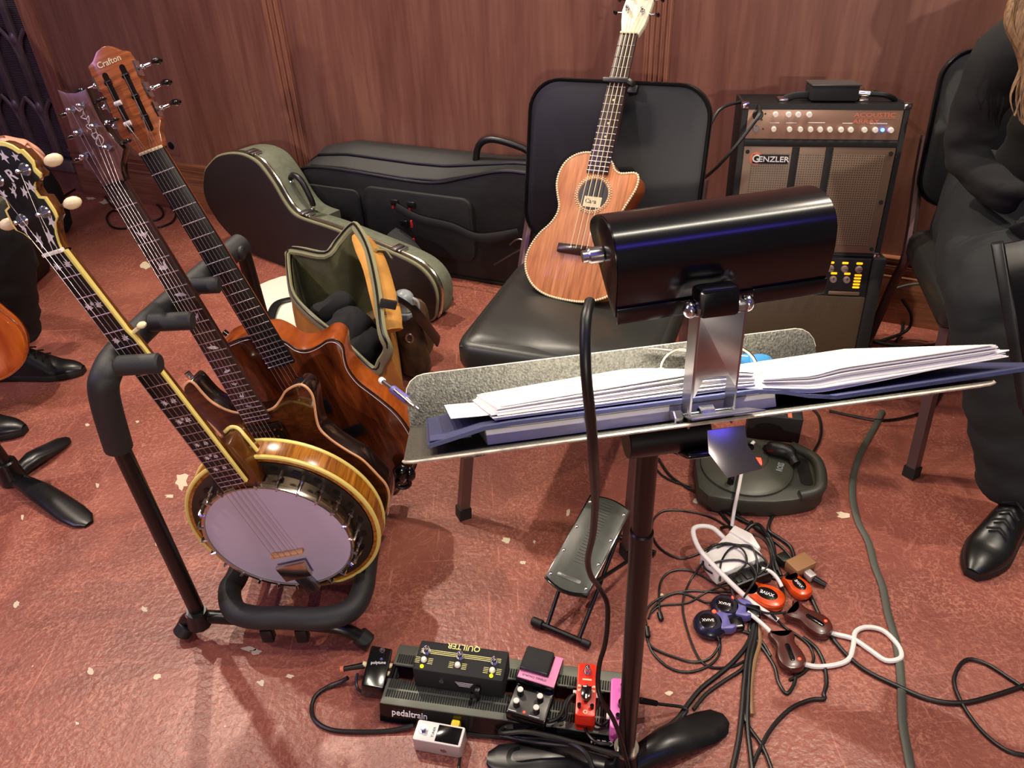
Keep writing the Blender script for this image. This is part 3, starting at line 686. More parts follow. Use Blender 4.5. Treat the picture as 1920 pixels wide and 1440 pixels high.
for k in range(44): 
    a = 2 * PI * k / 44; rs.sph((HC[0] + .0385 * math.cos(a), HC[1] + .0385 * math.sin(a), -.003), .0024, 6)
    rs.sph((HC[0] + .0425 * math.cos(a + .07), HC[1] + .0425 * math.sin(a + .07), -.003), .0018, 6)
g.part('rosette', rs, 'cream')
g.part('bridge', MB().box(-.054, .05, -.508, -.485, -.0035, .004, .003), 'neckwood')
g.part('end_pin', MB().cyl((.012, -.606, -.03), (.014, -.630, -.03), .005, n=10), 'nickel')
hU = headplane(FU, 12)
hh = [(-21, 0), (-19, 6), (-27, 32), (-33, 60), (-32, 88), (-27, 118), (-12, 124), (0, 120), (12, 124), (27, 118), (33, 88), (32, 50), (30, 24), (24, 4), (23, 0)]
g.part('headstock', MB().prism(S(hh), -.014, -.001, .001), 'ukehead', fr=hU)
PU = [(-.018, .060), (-.018, .095), (.018, .095), (.018, .056)]
for i, (x, y) in enumerate(PU): tuner(g, hU, x, y, -1 if i < 2 else 1, True, 'blackgloss', 'chrome', .026, -.008, .008, .6)
neckset(g, .485, 18, .0404, .0516, 'rosewood', 'ukeside', 'cream', 4, .495, hU, PU, strr=.0007, strm='cream', frw=.001)
for n in (7, 10, 12): y = -(fr(.485, n) + fr(.485, n - 1)) / 2; g.part('dot_inlay', MB().prism(circ(0, y, .0026, 10), -.0004, .0003), 'cream')
y = -fr(.485, 4.45)
g2 = Thing('capo', 'black capo clamped across the ukulele neck', 'capo', FU @ V((0, y, 0)), FU)
g2.part('bar', MB().box(-.034, .030, y - .006, y + .006, .003, .012, .004), 'black')
g2.part('clamp_arm', MB().tube(smooth([(.026, y, .007), (.036, y - .004, .0), (.036, y - .010, -.02), (.024, y - .014, -.026)], 3), .008, 8), 'black')
g2.part('handle', MB().box(.026, .050, y - .024, y - .004, -.014, .002, .004), 'black')
# ================================================================== GUITAR RACK
def P3(px, py, y): p = aty(px, py, y); return (p.x, p.y, p.z)
g = Thing('guitar_rack_stand', 'black multi guitar rack stand with foam covered neck bar and cradle', 'stand', at(520, 1190, 0))
bar = [aty(222, 838, 1.00), aty(196, 745, .99), aty(200, 700, 1.0), aty(232, 652, 1.075), aty(330, 560, 1.25), aty(452, 458, 1.44)]
g.part('neck_bar_foam', MB().tube(smooth(bar, 6), .0225, 20), 'foam')
pb = at(372, 1150, .075)
g.part('front_upright', MB().tube([pb, bar[0] + (bar[1] - bar[0]) * .2], .0145, 18), 'tubeblk')
dv = (pb - bar[0]); rb = bar[-1] + dv * ((bar[-1].z - .07) / -dv.z)
g.part('rear_upright', MB().tube([bar[-1], rb], .0145, 14), 'tubeblk')
for (x0, y0, x1, y1, yy) in ((218, 686, 301, 681, .965), (280, 605, 362, 601, 1.115), (340, 537, 412, 534, 1.265), (400, 472, 458, 475, 1.41)):
    a, b = aty(x0, y0, yy), aty(x1, y1, yy)
    o = g.part('neck_prong', MB().cyl(a, b, .0155, n=20, bev=.003), 'foam')
fL, fR = at(388, 1165, .055), at(640, 1178, .050)
g.part('front_base_tube', MB().tube(smooth([at(345, 1175, .018), at(352, 1160, .045), at(380, 1156, .062), at(450, 1160, .062), at(600, 1172, .062), at(640, 1178, .055), at(668, 1190, .035), at(688, 1202, .018)], 4), .0135, 14), 'tubeblk')
g.part('rear_base_tube', MB().tube(smooth([V((fL.x - .04, 1.47, .018)), V((fL.x, 1.46, .06)), V((fR.x, 1.46, .06)), V((fR.x + .05, 1.45, .018))], 4), .0135, 12), 'tubeblk')
g.part('foot_cap', MB().cyl(at(352, 1170, .03), at(339, 1190, .012), .0185, n=16, bev=.003), 'rubber')
g.part('foot_cap', MB().cyl(at(672, 1190, .03), at(692, 1206, .012), .0185, n=16, bev=.003), 'rubber')
g.part('joint', MB().tube([at(375, 1168, .05), at(368, 1145, .09)], [.024, .019], 12), 'black')
g.part('bolt', MB().sph(at(359, 1138, .085) + V((0, -.02, 0)), .0065, 10), 'chrome')
zc = .092
crad = [(at(470, 1000, zc)), at(452, 1062, zc), at(431, 1105, zc), at(440, 1145, zc), at(480, 1158, zc), at(530, 1158, zc), at(600, 1160, zc), at(655, 1145, zc), at(680, 1105, zc), at(692, 1030, zc), at(700, 960, zc)]
bl, br_ = crad[0], crad[-1]
crad = [V((crad[2].x + .0, 1.42, zc))] + crad[1:-1] + [V((crad[-3].x + .01, 1.42, zc))]
cs = smooth(crad, 6); k0 = min(range(len(cs)), key=lambda i: (cs[i] - crad[5]).length)
g.part('cradle_foam', MB().tube(cs[:k0 + 1], .0225, 20), 'foam'); g.part('cradle_foam', MB().tube(cs[k0:], .0225, 20), 'foam')
for px in (500, 565): g.part('hinge_block', MB().box(-.015, .015, -.02, .02, 0, .04, .004), 'black', fr=T((at(px, 1176, .05).x, at(px, 1176, .05).y - .004, .018)) @ Matrix.Diagonal((.8, .5, .9, 1)))
# ================================================================== CHAIRS
def chair(name, label, O_, ang, W=.44, D=.43, hgt=.455):
    a = math.radians(ang); Fc = frame(O_, (math.cos(a), math.sin(a), 0), (-math.sin(a), math.cos(a), 0))   # x right, y to the back, z up
    g = Thing(name, label, 'chair', O_, Fc); h = W / 2
    def seat(u, v):
        x = -h + W * u; y = D * v
        ed = min(u, 1 - u, v * D / W, (1 - v)) * 12; e = min(1, ed)
        z = hgt - .018 * (1 - e) ** 2 + .004 * math.sin(9 * x + 14 * y) * e - .010 * max(0, 1 - v * 5) + .006 * math.sin(26 * x) * max(0, 1 - v * 3.5)
        return (x, y, z)
    sm = MB().prism(rrect(-h, h, 0, D, .045, 6), hgt - .085, hgt - .014, .018)
    sm.grid(lambda u, v: ((-h + .012 + (W - .024) * u), .012 + (D - .024) * v, seat(u, v)[2]), 28, 22, .02)
    g.part('seat', sm, 'vinyl', sharp=60)
    g.part('seat_frame', MB().prism(rrect(-h + .02, h - .02, .02, D - .02, .02), hgt - .105, hgt - .08, .004), 'legmetal')
    # backrest: rounded pad tilted back
    bt = frame((0, D + .05, hgt + .03), (1, 0, 0), (0, .22, 1))
    pad = rrect(-h + .005, h - .005, .0, .385, .075, 8)
    g.part('backrest', MB().prism(pad, 0, .035, .012), 'vinylback', fr=Fc @ bt)
    g.part('back_piping', MB().tube([(x, y, .034) for x, y in rrect(-h + .009, h - .009, .004, .381, .073, 8)], .0042, 6, closed=True), 'blackgloss', fr=Fc @ bt)
    for s in (-1, 1):
        B0 = V((s * (h - .012), D + .07, hgt + .10)); 
        g.part('leg', MB().tube([(s * (h - .03), .035, hgt - .09), (s * (h - .02), -.065, .012)], .0165, 4, flat=1.), 'legmetal', sharp=20)
        g.part('leg', MB().tube(smooth([B0 + V((0, .03, .1)), B0, V((s * (h - .01), D - .02, hgt - .07)), V((s * (h - .01), D + .03, .26)), V((s * (h - .0), D + .10, .012))], 4), .0135, 8), 'legmetal')
        f = g.part('foot_cap', MB().cyl((s * (h - .02), -.065, 0), (s * (h - .0203), -.061, .028), .021, n=4), 'rubber', sharp=20)
        f = g.part('foot_cap', MB().cyl((s * (h - 0), D + .10, 0), (s * (h - 0), D + .10, .025), .017, n=8), 'rubber')
    g.part('stretcher', MB().tube([(-h + .02, -.0, .2), (h - .02, -.0, .2)], .009, 8), 'legmetal') if 0 else None
    return g, Fc
ch1, F1 = chair('padded_chair', 'black vinyl padded chair against the wall with the ukulele on it', (.079, 1.325, 0), -21.8)
ch2, F2 = chair('padded_chair', 'black padded chair with bronze legs that the person at the right sits on', (1.18, 1.42, 0), -14)
# ================================================================== MUSIC STAND (front)
FD = frame((.131, .756, .748), (.991, .134, 0.), (-.115, .837, -.535))        # x right, y away (towards the lip), z up from the plate
g = Thing('music_stand', 'black music stand in the foreground with tilted speckled desk and cast tripod base', 'music stand', at(1172, 1425, 0))
W2 = .256; nearY = -.318
plate = [(-W2, .0), (-W2, nearY + .012)] + [(-W2 + .012 - .012 * math.cos(a), nearY + .012 - .012 * math.sin(a)) for a in (.5, 1., 1.4)] + [(W2 - .03, nearY)] + [(W2 - .03 + .03 * math.sin(a), nearY + .03 - .03 * math.cos(a)) for a in (.4, .8, 1.2)] + [(W2, nearY + .03), (W2, .0)]
g.part('desk_plate', MB().prism(plate, -.0022, 0, .0006), 'deskmetal', fr=FD)
lip = [(-W2, -.001), (-W2, .035)] + [(-W2 + .024 - .024 * math.cos(a), .036 + .024 * math.sin(a)) for a in (.4, .8, 1.2, 1.57)] + [(W2 - .024 + .024 * math.sin(a), .036 + .024 * math.cos(a)) for a in (0, .4, .8, 1.2)] + [(W2, .035), (W2, -.001)]
LF = FD @ frame((0, 0.001, 0), (1, 0, 0), (0, .03, 1))
g.part('desk_lip', MB().prism(lip, -.0012, .0012, .0005), 'deskmetal', fr=LF)
g.part('worn_edge', MB().tube([(x, y, 0) for x, y in lip[1:-1]], .0011, 5), 'edgeworn', fr=LF)
g.part('worn_edge', MB().tube([(x, y, -.0011) for x, y in plate[1:-1]], .0014, 5), 'edgeworn', fr=FD)
for k in (-.2, .2): g.part('desk_rib', MB().box(k - .01, k + .01, nearY + .03, -.02, -.008, -.002, .002), 'deskmetal', fr=FD)
ptop = aty(1213, 862, .63); pbot = at(1172, 1432, .02)
g.part('pivot_tube', MB().cyl(FD @ V((-.054, -.215, -.021)), FD @ V((.024, -.215, -.021)), .0175, n=24, bev=.001), 'tubeblk')
g.part('pivot_bracket', MB().box(-.005, .06, -.24, -.19, -.043, -.036, .003), 'blackgloss', fr=FD)
mid = ptop + (pbot - ptop) * .16
g.part('upper_tube', MB().cyl(ptop + V((0, 0, .02)), mid, .0118, n=24), 'tubeblk')
g.part('lower_tube', MB().cyl(mid, pbot, .0140, n=28, bev=.002), 'tubeblk')
g.part('hub', MB().cyl(pbot + V((0, 0, .0)), pbot + V((0, 0, .045)), .022, .019, 24, .003), 'castiron')
g.part('hub_ring', MB().cyl(pbot + V((0, 0, .045)), pbot + V((0, 0, .052)), .0205, n=24), 'nickel')
def castleg(g, c, tip, wd=.032, fr_=None):
    c, tip = V(c), V(tip); d = tip - c; L_ = d.length; d.normalize(); Fl = frame(c, d, V((0, 0, 1)).cross(d))
    pts = [V((L_ * t, 0, .024 + .014 * math.sin(PI * min(1, t * 1.4)) - .014 * t * t)) for t in (0, .2, .4, .6, .8, .93, 1.)]
    mb = MB(); n = 16; vs = []; wds = [.55, .72, .92, 1., 1., .82, .35]
    for p, k in zip(pts, wds):
        for j in range(n):
            a = 2 * PI * j / n; vs.append((p.x + 0, math.cos(a) * wd * k, max(.001, p.z * (1 + math.sin(a)) * (.62 + .3 * k) * .62)))
    fs = [(i * n + j, i * n + (j + 1) % n, (i + 1) * n + (j + 1) % n, (i + 1) * n + j) for i in range(6) for j in range(n)] + [tuple(range(n))[::-1], tuple(6 * n + j for j in range(n))]
    mb.add(vs, fs); mb2 = MB().add(mb.v, mb.f)
    return g.part('leg', mb2, 'castiron', fr=Fl, sharp=50)
hb = V((pbot.x, pbot.y, 0))
castleg(g, hb + V((0, -.01, 0)), at(914, 1424, 0)); castleg(g, hb, at(1360, 1350, 0)); castleg(g, hb, hb + V((.03, -.27, 0)))
# second music stand, only its base and edge in view at the left
hl = at(28, 902, 0)
g = Thing('music_stand', 'worn black cast tripod base of the music stand at the left edge', 'music stand', hl)
castleg(g, hl, at(128, 824, 0)); castleg(g, hl, at(168, 985, 0)); castleg(g, hl, at(-130, 880, 0))
g.part('hub', MB().cyl(hl, hl + V((0, 0, .07)), .032, .026, 24, .004), 'castiron')
tl = aty(-20, 640, hl.y)
g.part('pole', MB().cyl(hl + V((0, 0, .06)), hl + V((-.10, 0, .74)), .0165, n=20), 'tubeblk')
g.part('desk_plate', MB().box(-.26, .26, -.002, .002, 0, .33, .001), 'deskmetal', fr=frame(hl + V((-.36, -.04, .66)), (.9, .3, 0), (-.3, .8, .4)))
# third music stand seen edge-on at the right
_a, _b = aty(1864, 460, 1.02), aty(1916, 770, .93)
_y = (_b - _a).normalized(); _x = V((.85, -.52, -.02)); _x -= _x.dot(_y) * _y
F3 = frame(_a, _x, _y); 
g = Thing('music_stand', 'dark music stand seen edge on before the seated person at the right edge', 'music stand', at(1990, 1330, 0), F3)
g.part('desk_plate', MB().box(0, .50, 0, .27, -.002, .002, .001), 'blackgloss')
g.part('desk_lip', MB().box(0, .50, .268, .272, -.002, .055, .001), 'blackgloss')
g.part('desk_edge', MB().box(-.004, .012, -.004, .26, -.006, .006, .002), 'castiron')
g.part('desk_rib', MB().box(.045, .06, .06, .26, -.010, -.002, .002), 'castiron')
g.part('desk_rib', MB().box(.30, .32, .02, .26, -.010, -.002, .002), 'castiron')
p3 = F3 @ V((.42, .2, .02))
g.part('pole', MB().cyl(p3, (p3.x, p3.y, .03), .016, n=16), 'tubeblk', fr=Matrix.Identity(4))
for a in (-.5, .6, 1.6): castleg(g, (p3.x, p3.y, 0), (p3.x + .24 * math.cos(a), p3.y + .24 * math.sin(a), 0))
# ================================================================== CLIP-ON LAMP
hp0 = aty(1347, 588, FD.translation.y - .29)
P0 = FD @ V((-.006, nearY + .006, .004))             # clamp at the near edge of the desk
P1 = CAM + ray(1347, 588) * .575
xh = V((.991, .134, 0)); upd = (P1 - P0).normalized()
g = Thing('clip_on_stand_lamp', 'black enamel tube shade lamp clipped by a steel bracket to the foreground desk', 'lamp', P0)
LA = frame(P0, xh, P1 - P0); LL = (P1 - P0).length; print('arm', LL, P0, P1)
aw = .0176
# arm : U-shaped steel channel, front face with a cut-out near the clamp
face = [(-aw, LL), (-aw, LL * .22), (-aw * .9, LL * .22), (-aw * .55, LL * .40), (aw * .62, LL * .40), (aw, LL * .28), (aw, LL)]
g.part('arm', MB().prism(face, .000, .0016, .0004).box(-aw - .0016, -aw, -.01, LL + .006, -.016, .0016).box(aw, aw + .0016, -.01, LL + .006, -.016, .0016), 'steel', fr=LA)
for s in (-1, 1):
    g.part('hinge_nut', MB().sph((s * (aw + .005), LL + .002, -.008), .0068, 14, (.8, 1, 1)), 'chrome', fr=LA)
g.part('hinge_bolt', MB().cyl((-aw, LL + .002, -.008), (aw, LL + .002, -.008), .0025, n=8), 'chrome', fr=LA)
g.part('clamp_bolt', MB().cyl((-aw - .006, -.004, -.008), (aw + .006, -.004, -.008), .0032, n=10), 'blueblack', fr=LA)
g.part('bolt_nut', MB().cyl((-aw - .0115, -.004, -.008), (-aw - .004, -.004, -.008), .0068, n=6, bev=.001), 'chrome', fr=LA, sharp=20)
g.part('spring', MB().tube([((-.006 + .0012 * i / 6), -.004 + .0062 * math.sin(i * PI / 3), -.008 + .0062 * math.cos(i * PI / 3)) for i in range(60)], .0009, 5), 'chrome', fr=LA)
g.part('upper_jaw', MB().prism([(-.030, .0), (.030, .0), (.028, .030), (-.026, .034)], .001, .0025, .0004), 'steel', fr=FD @ T((0, nearY - .018, .003)) )
jw = frame(FD @ V((0.0, nearY - .010, -.006)), xh, V((-.02, -.55, -.85)))
g.part('lower_jaw', MB().prism([(-.016, 0), (.015, 0), (.016, .016), (.026, .036), (-.004, .040), (-.017, .018)], 0, .0016, .0004).box(-.0025, .0025, .010, .032, .0015, .004, .001), 'steel', fr=jw)
# hood
HL = .170
hc0 = CAM + ray(1338, 452) * .60
xh2 = V((.990, .134, .040))
v_up = (V((0, -.10, 1))); LH = frame(hc0, xh2, V((-.134, .991, 0)) ); LH = LH @ RX(math.radians(2))
prof = smooth([(-.030, -.044, 0), (-.0335, -.02, 0), (-.0335, .004, 0), (-.029, .022, 0), (-.018, .034, 0), (-.002, .0385, 0), (.018, .036, 0), (.040, .026, 0), (.058, .012, 0), (.062, .0, 0)], 3)
prof = [(p.x, p.y) for p in prof]
PF = LH @ Matrix(((0, 0, 1, 0), (.84, 0, 0, 0), (0, .73, 0, 0), (0, 0, 0, 1)))       # local: x=away, y=up, z=along the hood
sh = MB()
def shell(u, v):
    i = u * (len(prof) - 1); k = min(int(i), len(prof) - 2); t = i - k; p, q = prof[k], prof[k + 1]
    return (p[0] + (q[0] - p[0]) * t, p[1] + (q[1] - p[1]) * t, -HL / 2 + HL * v)
sh.grid(shell, 36, 8, .0014)
sh.box(-.0335, -.0300, -.050, -.044, -HL / 2, HL / 2, .0008)
g.part('shade', sh, 'hood', fr=PF)
g.part('shade_flange', MB().box(-.034, -.031, -.062, -.043, -HL / 2, -.022, .0008), 'hood', fr=PF); g.part('shade_flange', MB().box(-.034, -.031, -.062, -.043, .024, HL / 2, .0008), 'hood', fr=PF)
endp = prof + [(.056, -.006), (-.022, -.056), (-.031, -.054)]
for s in (-1, 1):
    z0, z1 = (-HL / 2 - .0012, -HL / 2 + .0004) if s < 0 else (HL / 2 - .0004, HL / 2 + .0012)
    g.part('end_cap', MB().prism(endp, z0, z1, .0005), 'hood', fr=PF)
g.part('socket_nut', MB().cyl((.010, -.002, -HL / 2 - .014), (.010, -.002, -HL / 2 - .001), .0085, n=18, bev=.0015).cyl((.010, -.002, -HL / 2 - .018), (.010, -.002, -HL / 2 - .013), .0062, n=16), 'steel', fr=PF)
g.part('tube_bulb', MB().cyl((.012, -.004, -HL * .40), (.012, -.004, HL * .40), .011, n=16, bev=.004), 'bulb', fr=PF)
nb = frame(P1, xh, V((0, .22, 1)))
g.part('neck', MB().box(-aw * .93, aw * .93, -.003, .021, -.016, .003, .004), 'hood', fr=nb)
cp = [(1106, 566, .50), (1098, 605, .475), (1099, 700, .455), (1108, 790, .455), (1113, 860, .465), (1116, 930, .51), (1112, 1000, .57), (1102, 1050, .62), (1108, 1080, .65), (1122, 1100, .68), (1138, 1130, .69), (1139, 1170, .69), (1134, 1210, .69), (1124, 1245, .69), (1121, 1285, .68), (1128, 1312, .67), (1148, 1345, .67), (1163, 1382, .67), (1172, 1415, .675), (1180, 1445, .675)]
cd = smooth([aty(*q) for q in cp], 4)
g.part('cord', MB().tube(cd, [.0042] * 20 + [.0036] * 200, 10), 'cord', fr=Matrix.Identity(4))
lp = light('stand_lamp_light', 'AREA', (0, 0, 0), None, 3.2, (1., .93, .80), .15, sy=.018)
lp.matrix_world = frame(PF @ V((.018, -.018, 0)), xh, V((0, -.45, .9)).cross(xh) * -1)
tgt = FD @ V((-.03, -.03, 0.02)); lp.matrix_world = T(PF @ V((.016, -.018, 0))) @ (tgt - PF @ V((.016, -.018, 0))).to_track_quat('-Z', 'Y').to_matrix().to_4x4()
# ================================================================== BINDER AND BOOK ON THE DESK
g = Thing('closed_score', 'thick white paper score lying on the desk below the navy binder', 'book', FD @ V((-.02, -.15, .001)), FD)
g.part('page_block', MB().box(-.188, .06, -.292, -.03, .001, .0135, .001), 'paper')
g.part('cover', MB().box(-.19, .062, -.291, -.028, .0137, .0145, .0003), 'paper')
g = Thing('ring_binder', 'open navy ring binder full of loose sheet music on the foreground desk', 'binder', FD @ V((0, -.15, .015)), FD)
def cov(u, v):
    x = -.236 + .55 * u; z = .0185 - .0095 * max(0, min(1, (-.185 - x) / .05)) - .0135 * max(0, min(1, (x - .05) / .05)) + .003 * max(0, (x - .10) / .21) ** 1.3; return (x, -.303 + .265 * v, z)
g.part('cover', MB().grid(cov, 24, 3, .0032), 'navy')
g.part('cover', MB().box(-.234, -.200, -.298, -.05, .0100, .0118, .0008), 'navy')
random.seed(3)
def sheet(side, k, n):
    t = k / (n - 1); jx_, jy_ = random.uniform(-.004, .004), random.uniform(-.003, .003)
    def fn(u, v):
        if side < 0:
            x = .045 - (.226 + jx_ - .008 * t) * u
            z = .019 + .0042 * t + (.019 * t) * (1 - .45 * u) * math.sin(PI * min(1, .12 + (1 - u) * 1.0)) ** .0 * (1 - .75 * math.exp(-u * 60)) 
            z = .0200 + t * (.010 + .010 * (1 - u) * math.sin(PI * min(.5, .06 + .5 * u * 3)))
        else:
            x = .052 + (.214 + jx_ + .012 * (1 - t)) * u
            z = .0082 + .008 * max(0, 1 - u * 5) + .004 * max(0, (x - .10) / .21) ** 1.3 + t * (.010 + .009 * min(1, u * 3)) + (.012 * (1 - t) ** 6 * u ** 2)
        return (x, -.288 + jy_ + .240 * v + (.010 * u * t if side < 0 else 0), z)
    return MB().grid(fn, 22, 2, .0009)
for k in range(13): g.part('page', sheet(-1, k, 13), 'music' if k == 12 else 'paper')
for k in range(20): g.part('page', sheet(1, k, 20), 'music' if k == 19 else 'paper')
g.part('page', MB().grid(lambda u, v: (-.214 + .1 * u, -.262 + .2 * v, .0205 + .004 * (1 - u)), 6, 2, .0006), 'paper')
g.part('page', MB().grid(lambda u, v: (.035 + .11 * u, -.05 + .03 * v, .058 - .022 * u), 6, 2, .0006), 'paper')
for y in (-.06, -.205):
    g.part('ring', MB().tube([(.060 + .026 * math.cos(a * PI / 12), y, .028 + .026 * math.sin(a * PI / 12)) for a in range(0, 13)], .0016, 8), 'nickel')
    g.part('ring_reinforcement', MB().sph((.085 if y < -.2 else .034, y - .003, .030), .0062, 10, (1.1, .5, 1)), 'cream')
for i, (x, a) in enumerate(((.157, .12), (.176, -.18))):
    pk = smooth([(0, -.016, 0), (.008, -.004, 0), (.0125, .009, 0), (.006, .014, 0), (-.006, .014, 0), (-.0125, .009, 0), (-.008, -.004, 0)], 4, True)
    F_ = FD @ frame((x + .002, -.006 - .002 * i, .020 - .002 * i), (1, 0, 0), (0, .12, 1)) @ RZ(a)
    single('guitar_pick', MB().prism([(p.x * 1.15, p.y * 1.15) for p in pk], -.0005, .0005, .0003), 'bluepick', ('left' if i == 0 else 'right') + ' of the two light blue picks standing against the desk lip', 'pick', fr=F_)
pp0, pp1 = CAM + ray(714, 712) * .945, CAM + ray(786, 768) * .88
g = Thing('mechanical_pencil', 'purple and steel mechanical pencil with white eraser resting over the left corner of the desk', 'pencil', (pp0 + pp1) / 2, Matrix.Identity(4))
d = pp1 - pp0
g.part('eraser', MB().cyl(pp0, pp0 + d * .07, .0042, n=12, bev=.001), 'white'); g.part('cap', MB().cyl(pp0 + d * .07, pp0 + d * .33, .003, n=12), 'chrome')
g.part('barrel', MB().cyl(pp0 + d * .33, pp0 + d * .72, .0052, n=14, bev=.001), 'lilac'); g.part('clip', MB().tube([pp0 + d * .36 + V((.002, -.006, .004)), pp0 + d * .9 + V((0, -.005, .003))], .0022, 8), 'chrome')
g.part('tip', MB().cyl(pp0 + d * .72, pp1, .005, .0015, n=14), 'steel')
# ================================================================== AMPLIFIERS
_z = V((-.188, -.974, .125)).normalized(); _x = V((.9819, -.1895, 0)).normalized()
FA = frame((.792, 1.874, .385), _x, _z.cross(_x))
W, Hh, D = .392, .383, .19; Hp = Hh + .010
g = Thing('acoustic_amplifier', 'upper amplifier of the stack with bronze control panel and lit blue lamp', 'amplifier', FA @ V((0, 0, -D / 2)), FA)
g.part('cabinet', MB().box(-W / 2, W / 2, 0, Hh, -D, -.014, .006).box(-W / 2, W / 2, 0, Hh, -D + .01, 0).box(-W / 2, -W / 2 + .012, 0, Hh, -.02, .004).box(W / 2 - .012, W / 2, 0, Hh, -.02, .004).box(-W / 2, W / 2, Hh - .014, Hh, -.02, .004), 'ampblk')
g.part('trim_bar', MB().box(-W / 2 + .012, W / 2 - .012, Hp - .112, Hp - .096, -.004, .008, .003), 'matte')
g.part('control_panel', MB().box(-W / 2 + .014, W / 2 - .014, Hp - .094, Hp - .018, -.004, .003, .001), 'amppanel')
for x in (-.116, -.085, -.062, -.036): g.part('knob', MB().cyl((x, Hp - .035, .003), (x, Hp - .035, .014), .0075, .0065, 14, .001), 'knobw')
for x in (-.116, -.078, -.052, -.028, -.005, .018, .044, .067, .099, .124, .160): g.part('knob', MB().cyl((x, Hp - .070, .003), (x, Hp - .070, .014), .0072, .0062, 14, .001), 'knobw')
g.part('indicator_lamp', MB().sph((.142, Hp - .070, .004), .0045, 10), 'blueled')
g.part('panel_print', tf(text('ACOUSTIC', .0145, .0002, sx=1.35), T((.118, Hp - .036, .0033))), 'otext'); g.part('panel_print', tf(text('ARRAY', .0145, .0002, sx=1.35), T((.100, Hp - .051, .0033))), 'otext')
g.part('print_line', MB().box(.075, .168, Hp - .0435, Hp - .0425, .003, .0036), 'otext')
for x0, x1, y in ((-.128, -.104, -.022), (-.098, -.05, -.022), (-.045, -.026, -.022), (-.126, -.104, -.056), (-.088, -.062, -.056), (-.035, .005, -.055), (.046, .070, -.056), (.11, .15, -.056)): g.part('print_line', MB().box(x0, x1, Hp + y, Hp + y + .0018, .003, .0034), 'wtext')
g.part('input_jack', MB().cyl((-.158, Hp - .036, .002), (-.158, Hp - .036, .012), .013, n=20, bev=.002), 'black')
g.part('input_jack', MB().cyl((-.158, Hp - .070, .002), (-.158, Hp - .070, .008), .009, .007, 18), 'chrome')
for x, y in ((-.140, -.034), (-.141, -.070), (-.147, -.048)): g.part('panel_led', MB().cyl((x, Hp + y, .002), (x, Hp + y, .0045), .0025, n=8), 'black')
gy = Hp - .112
g.part('grille_frame', MB().box(-W / 2 + .014, W / 2 - .014, .010, gy, -.004, .004, .002), 'ampgrille')
g.part('mesh', MB().box(-W / 2 + .036, W / 2 - .036, .030, gy - .018, .002, .0052, .001), 'ampmesh')
for x in (-.055, .026): g.part('grille_bar', MB().box(x - .009, x + .009, .012, gy - .001, .004, .0068, .001), 'matte')
for x, y in ((-W / 2 + .024, gy - .014), (W / 2 - .024, gy - .014), (W / 2 - .024, gy * .52), (W / 2 - .024, .022), (-W / 2 + .024, gy * .52), (-W / 2 + .024, .022)): g.part('grille_screw', MB().cyl((x, y, .003), (x, y, .0058), .0052, n=12), 'matte')
g.part('badge', MB().prism(circ(-.150, gy - .030, .0165, 20) , .005, .0066), 'otext'); g.part('badge', MB().box(-.158, -.070, gy - .043, gy - .020, .005, .0072, .002), 'matte')
g.part('badge_letters', tf(text('G', .027, .0012, sx=1.), T((-.150, gy - .031, .0085))), 'wtext'); g.part('badge_letters', tf(text('ENZLER', .019, .0012, sx=1.12), T((-.106, gy - .032, .0085))), 'wtext')
for sx in (-1, 1):
    for yy in (0, 1):
        xx = sx * W / 2; g.part('corner_protector', MB().box(xx - .016 if sx > 0 else xx - .003, xx + .003 if sx > 0 else xx + .016, (Hh - .012) if yy else -.002, (Hh + .003) if yy else .012, -.02, .006, .003), 'chrome')
for s in (-1, 1): g.part('handle_bracket', MB().box(s * .095 - .012, s * .095 + .012, Hh, Hh + .008, -.08, -.03, .003), 'nickel')
g.part('handle', MB().tube(smooth([(-.09, Hh + .004, -.055), (-.06, Hh + .013, -.055), (0, Hh + .014, -.055), (.06, Hh + .013, -.055), (.09, Hh + .004, -.055)], 4), .009, 8, flat=.6), 'matte')
FX = FA @ T((.022, Hh - .012, -.045))
g = Thing('direct_box', 'small flat black box standing on top of the upper amplifier', 'box', FX @ V((0, 0, 0)), FX)
g.part('case', MB().box(-.055, .055, .016, .052, -.07, .03, .003), 'matte'); g.part('lid', MB().box(-.058, .058, .051, .055, -.07, .034, .001), 'pedgrey')
g.part('plug', MB().cyl((.056, .032, 0), (.086, .030, .004), .007, n=12), 'chrome')
FBm = FA @ T((0, -.352, 0)); W, Hh, D = .43, .350, .28
g = Thing('combo_amplifier', 'lower amplifier of the stack with dark woven front and glowing amber indicators', 'amplifier', FBm @ V((0, 0, -D / 2)), FBm)
g.part('cabinet', MB().box(-W / 2, W / 2, .0, Hh, -D, -.004, .006), 'ampblk')
g.part('control_panel', MB().box(-W / 2 + .02, W / 2 - .036, Hh - .094, Hh - .004, -.006, .004, .002), 'matte')
g.part('woven_front', MB().box(-W / 2 + .014, W / 2 - .033, .012, Hh - .112, -.006, .003, .002), 'ampweave')
g.part('side_post', MB().box(W / 2 - .033, W / 2, 0, Hh, -.02, .010, .004), 'matte'); g.part('side_post', MB().box(-W / 2, -W / 2 + .014, 0, Hh, -.02, .010, .004), 'matte')
for i in range(7):
    x = .150 - .036 * i
    g.part('knob', MB().cyl((x, Hh - .032, .004), (x, Hh - .032, .014), .0095, .0085, 14, .001), 'knobd'); g.part('knob_mark', MB().box(x - .001, x + .008, Hh - .033, Hh - .0315, .014, .0146), 'matte')
    g.part('amber_indicator', MB().box(x - .008, x + .008, Hh - .0195, Hh - .0135, .003, .006, .002), 'amber')
